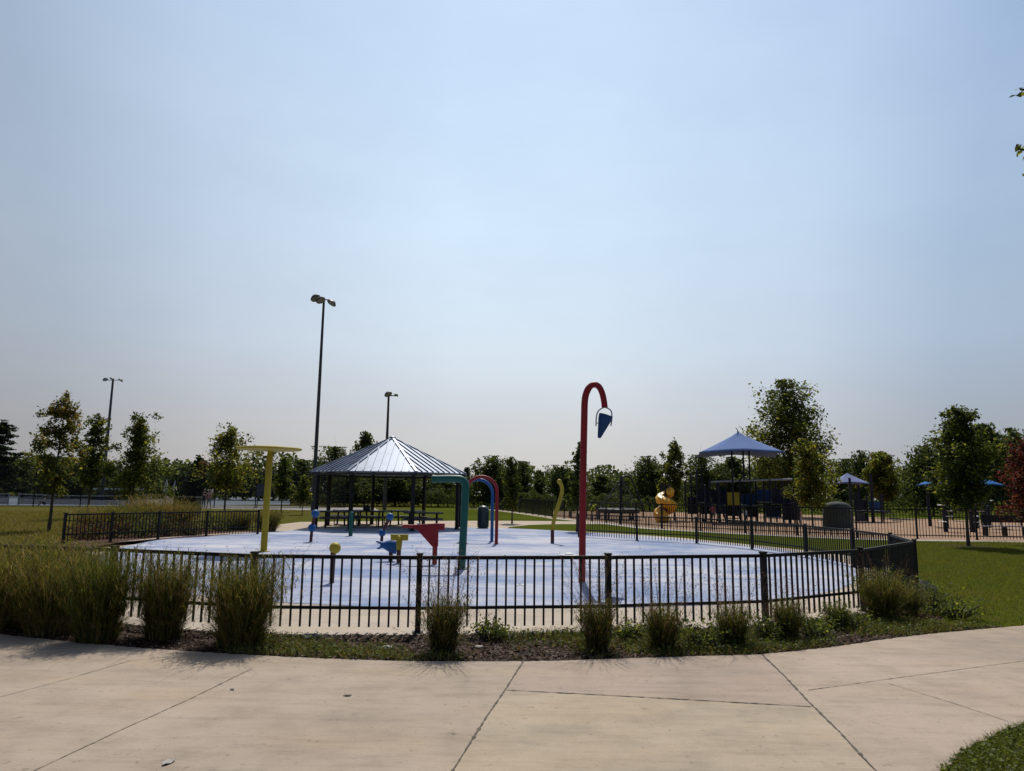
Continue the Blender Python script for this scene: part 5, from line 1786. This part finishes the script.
# ------------------------------------------------------------------ ground cover
def inside(P, poly):
    x, y = P[:, 0], P[:, 1]
    r_ = np.zeros(len(P), bool)
    n_ = len(poly)
    for i in range(n_):
        a, b = poly[i], poly[(i + 1) % n_]
        c = ((a[1] > y) != (b[1] > y)) & (x < (b[0] - a[0]) * (y - a[1]) / (b[1] - a[1] + 1e-12) + a[0])
        r_ ^= c
    return r_

def scatter(poly, n, rg, keep=None):
    P = np.array([[p[0], p[1]] for p in poly])
    lo, hi = P.min(0), P.max(0)
    out = np.zeros((0, 2))
    while len(out) < n:
        q_ = rg.uniform(lo, hi, (n, 2))
        q_ = q_[inside(q_, P)]
        if keep is not None:
            q_ = q_[keep(q_)]
        out = np.concatenate([out, q_])
    return out[:n]

def tufts(P, h, rg, width=0.006, lean=0.5):
    n = len(P)
    a = rg.uniform(0, 2 * PI, n)
    hh = h * rg.uniform(0.4, 1.2, n)
    s = np.stack([np.cos(a), np.sin(a), np.zeros(n)], 1) * (width * rg.uniform(0.6, 1.4, n))[:, None] / 2
    ln = rg.normal(0, lean, (n, 2)) * hh[:, None]
    b = np.stack([P[:, 0], P[:, 1], np.full(n, 0.0)], 1)
    t = b + np.stack([ln[:, 0], ln[:, 1], hh], 1)
    return np.stack([b - s, b + s, t], 1)

def fbm(P, sc_, seed):
    rg = np.random.default_rng(seed)
    v = np.zeros(len(P))
    for k in range(5):
        d = rg.normal(0, 1, 2) * sc_ * (1.5 ** k)
        v += np.sin(P @ d + rg.uniform(0, 6.28)) / (1.3 ** k)
    return v

rg = np.random.default_rng(77)
# mulch chips
bp = [(p.x, p.y) for p in bed_poly]
P = scatter(bp, 14000, rg, lambda q_: q_[:, 0] > -7.5)
C = np.stack([P[:, 0], P[:, 1], rg.uniform(0.024, 0.04, len(P))], 1)
o = face_mesh('bark_mulch', leaf_faces(C, 0.055, rg, 2.5, 0.4), ('chip', 'chip2'), pick(rg, len(P), (5, 1)))
tag(o, 'brown bark chips scattered over the planting bed', 'mulch', kind='stuff')
# weeds in the bed
def weedy(q_):
    v = fbm(q_, 1.6, 5)
    return (q_[:, 0] > -2.9) & (v + rg.normal(0, 0.6, len(q_)) + 0.30 * np.clip(q_[:, 0] + 1, -1, 4) > 0.35)
P = scatter(bp, 19000, rg, weedy)
V = tufts(P, 0.085, rg, 0.007, 0.8)
V[:, :, 2] += 0.022
o = face_mesh('weeds', V, ('g_green', 'g_olive', 'g_dark', 'g_straw'), pick(rg, len(P), (4, 4, 2, 1.6)))
tag(o, 'short green weeds creeping over the planting bed', 'weeds', kind='stuff')
P = scatter(bp, 9000, rg, weedy)
C = np.stack([P[:, 0], P[:, 1], 0.028 + 0.08 * rg.uniform(0, 1, len(P)) ** 2.0], 1)
o = face_mesh('clover', leaf_faces(C, 0.035, rg, 1.2, 0.7), ('g_green', 'g_dark', 'lf_mid'), pick(rg, len(P), (5, 2, 4)))
tag(o, 'small broad leaved weeds among the grass of the bed', 'weeds', kind='stuff')
# near lawn, right
lawn_r = [gp(926, 582), gp(930, 606), gp(930, 632), gp(990, 629), gp(1040, 625), gp(1250, 610), gp(1250, 547), gp(1000, 541.5), gp(917, 541.5), gp(917, 570)]
P = scatter(lawn_r, 170000, rg)
o = face_mesh('lawn_grass', tufts(P, 0.042, rg, 0.008, 0.7), ('lawnblade', 'lawnblade2', 'g_dark'), np.where(fbm(P, 0.9, 9) + rg.normal(0, 0.9, len(P)) > 0.75, 1, pick(rg, len(P), (8, 1, 2)) * 2 % 3))
tag(o, 'mown green grass of the lawn beside the fence corner', 'grass', kind='stuff')
corner = [gp(1024, 727), gp(1000, 735), gp(964, 754.5), gp(943, 773), gp(918, 805), gp(1180, 805), gp(1180, 705), gp(1090, 712)]
P = scatter(corner, 46000, rg)
V = tufts(P, 0.055, rg, 0.006, 0.6)
o = face_mesh('verge_grass', V, ('g_green', 'lawnblade', 'g_dark'), pick(rg, len(P), (4, 7, 1.2)))
tag(o, 'thick green grass in the near corner beside the path', 'grass', kind='stuff')
lawn_l = [gp(-60, 560), gp(62, 552), gp(66, 538), gp(66, 512), gp(-60, 511)]
P = scatter(lawn_l, 30000, rg)
o = face_mesh('dry_grass', tufts(P, 0.13, rg, 0.016, 0.6), ('g_olive', 'g_straw', 'lawnblade2'), pick(rg, len(P), (4, 3, 4)))
tag(o, 'dry yellowish grass of the lawn behind the tall grasses', 'grass', kind='stuff')

P = scatter(corner, 7000, rg)
C = np.stack([P[:, 0], P[:, 1], 0.02 + 0.035 * rg.uniform(0, 1, len(P))], 1)
o = face_mesh('verge_clover', leaf_faces(C, 0.024, rg, 1.5, 0.8), ('g_green', 'lf_mid', 'lawnblade'), pick(rg, len(P), (3, 4, 3)))
tag(o, 'clover leaves mixed into the grass of the near corner', 'clover', kind='stuff')
# stones and litter
def stone(label, px, py, s, m, seed):
    rg = np.random.default_rng(seed)
    mb = MB()
    n_, k_ = 10, 6
    vs, fs = [], []
    for i in range(k_ + 1):
        t = PI * i / k_
        for k in range(n_):
            a = 2 * PI * k / n_
            r_ = s * rg.uniform(0.82, 1.15)
            vs.append((r_ * math.sin(t) * math.cos(a) * 1.2, r_ * math.sin(t) * math.sin(a), 0.45 * s * (1 - math.cos(t)) * 0.75))
    for i in range(k_):
        for k in range(n_):
            fs.append((i * n_ + k, i * n_ + (k + 1) % n_, (i + 1) * n_ + (k + 1) % n_, (i + 1) * n_ + k))
    mb.add(vs, fs)
    o = mb.build('stone', m)
    o.location = gp(px, py, 0.02)
    tag(o, label, 'stone', 'stones in the planting bed')
stone('dark grey stone in the bed beside the bushy round grass clump', 311, 640, 0.10, 'darkstone', 1)
stone('largest pale flat stone in the weeds of the bed', 388, 649, 0.055, 'stone', 2)
stone('smallest pale stone in the weeds of the bed', 479, 648, 0.04, 'stone', 3)
def litter(label, px, py, s, m, seed):
    rg = np.random.default_rng(seed)
    mb = MB()
    out = [(s * 0.5 * math.cos(a) * (1 + 0.35 * math.sin(3 * a + seed)), s * 0.32 * math.sin(a), 0) for a in np.linspace(0, 2 * PI, 11)[:-1]]
    vs = [(0, 0, 0.012)] + [(x, y, 0.004 + 0.010 * rg.uniform()) for x, y, _ in out]
    vs += [(x, y, z - 0.003) for x, y, z in vs]
    k = len(out)
    fs = [(0, 1 + i, 1 + (i + 1) % k) for i in range(k)] + [(k + 1, k + 2 + (i + 1) % k, k + 2 + i) for i in range(k)]
    fs += [(1 + i, k + 2 + i, k + 2 + (i + 1) % k, 1 + (i + 1) % k) for i in range(k)]
    mb.add(vs, fs)
    o = mb.build('fallen_leaf', m)
    o.location = gp(px, py, PZ)
    o.rotation_euler = (0, 0, rg.uniform(0, 6))
    tag(o, label, 'leaf', 'leaves fallen on the path')
litter('pale curled leaf on the path at the bottom of the picture', 168, 763, 0.09, 'stone', 1)
litter('dark fallen leaf on the open path nearest the long joint', 348, 696, 0.06, 'wood', 2)
litter('dark twig like leaf on the path below the round grass clump', 232, 690, 0.045, 'wood', 3)
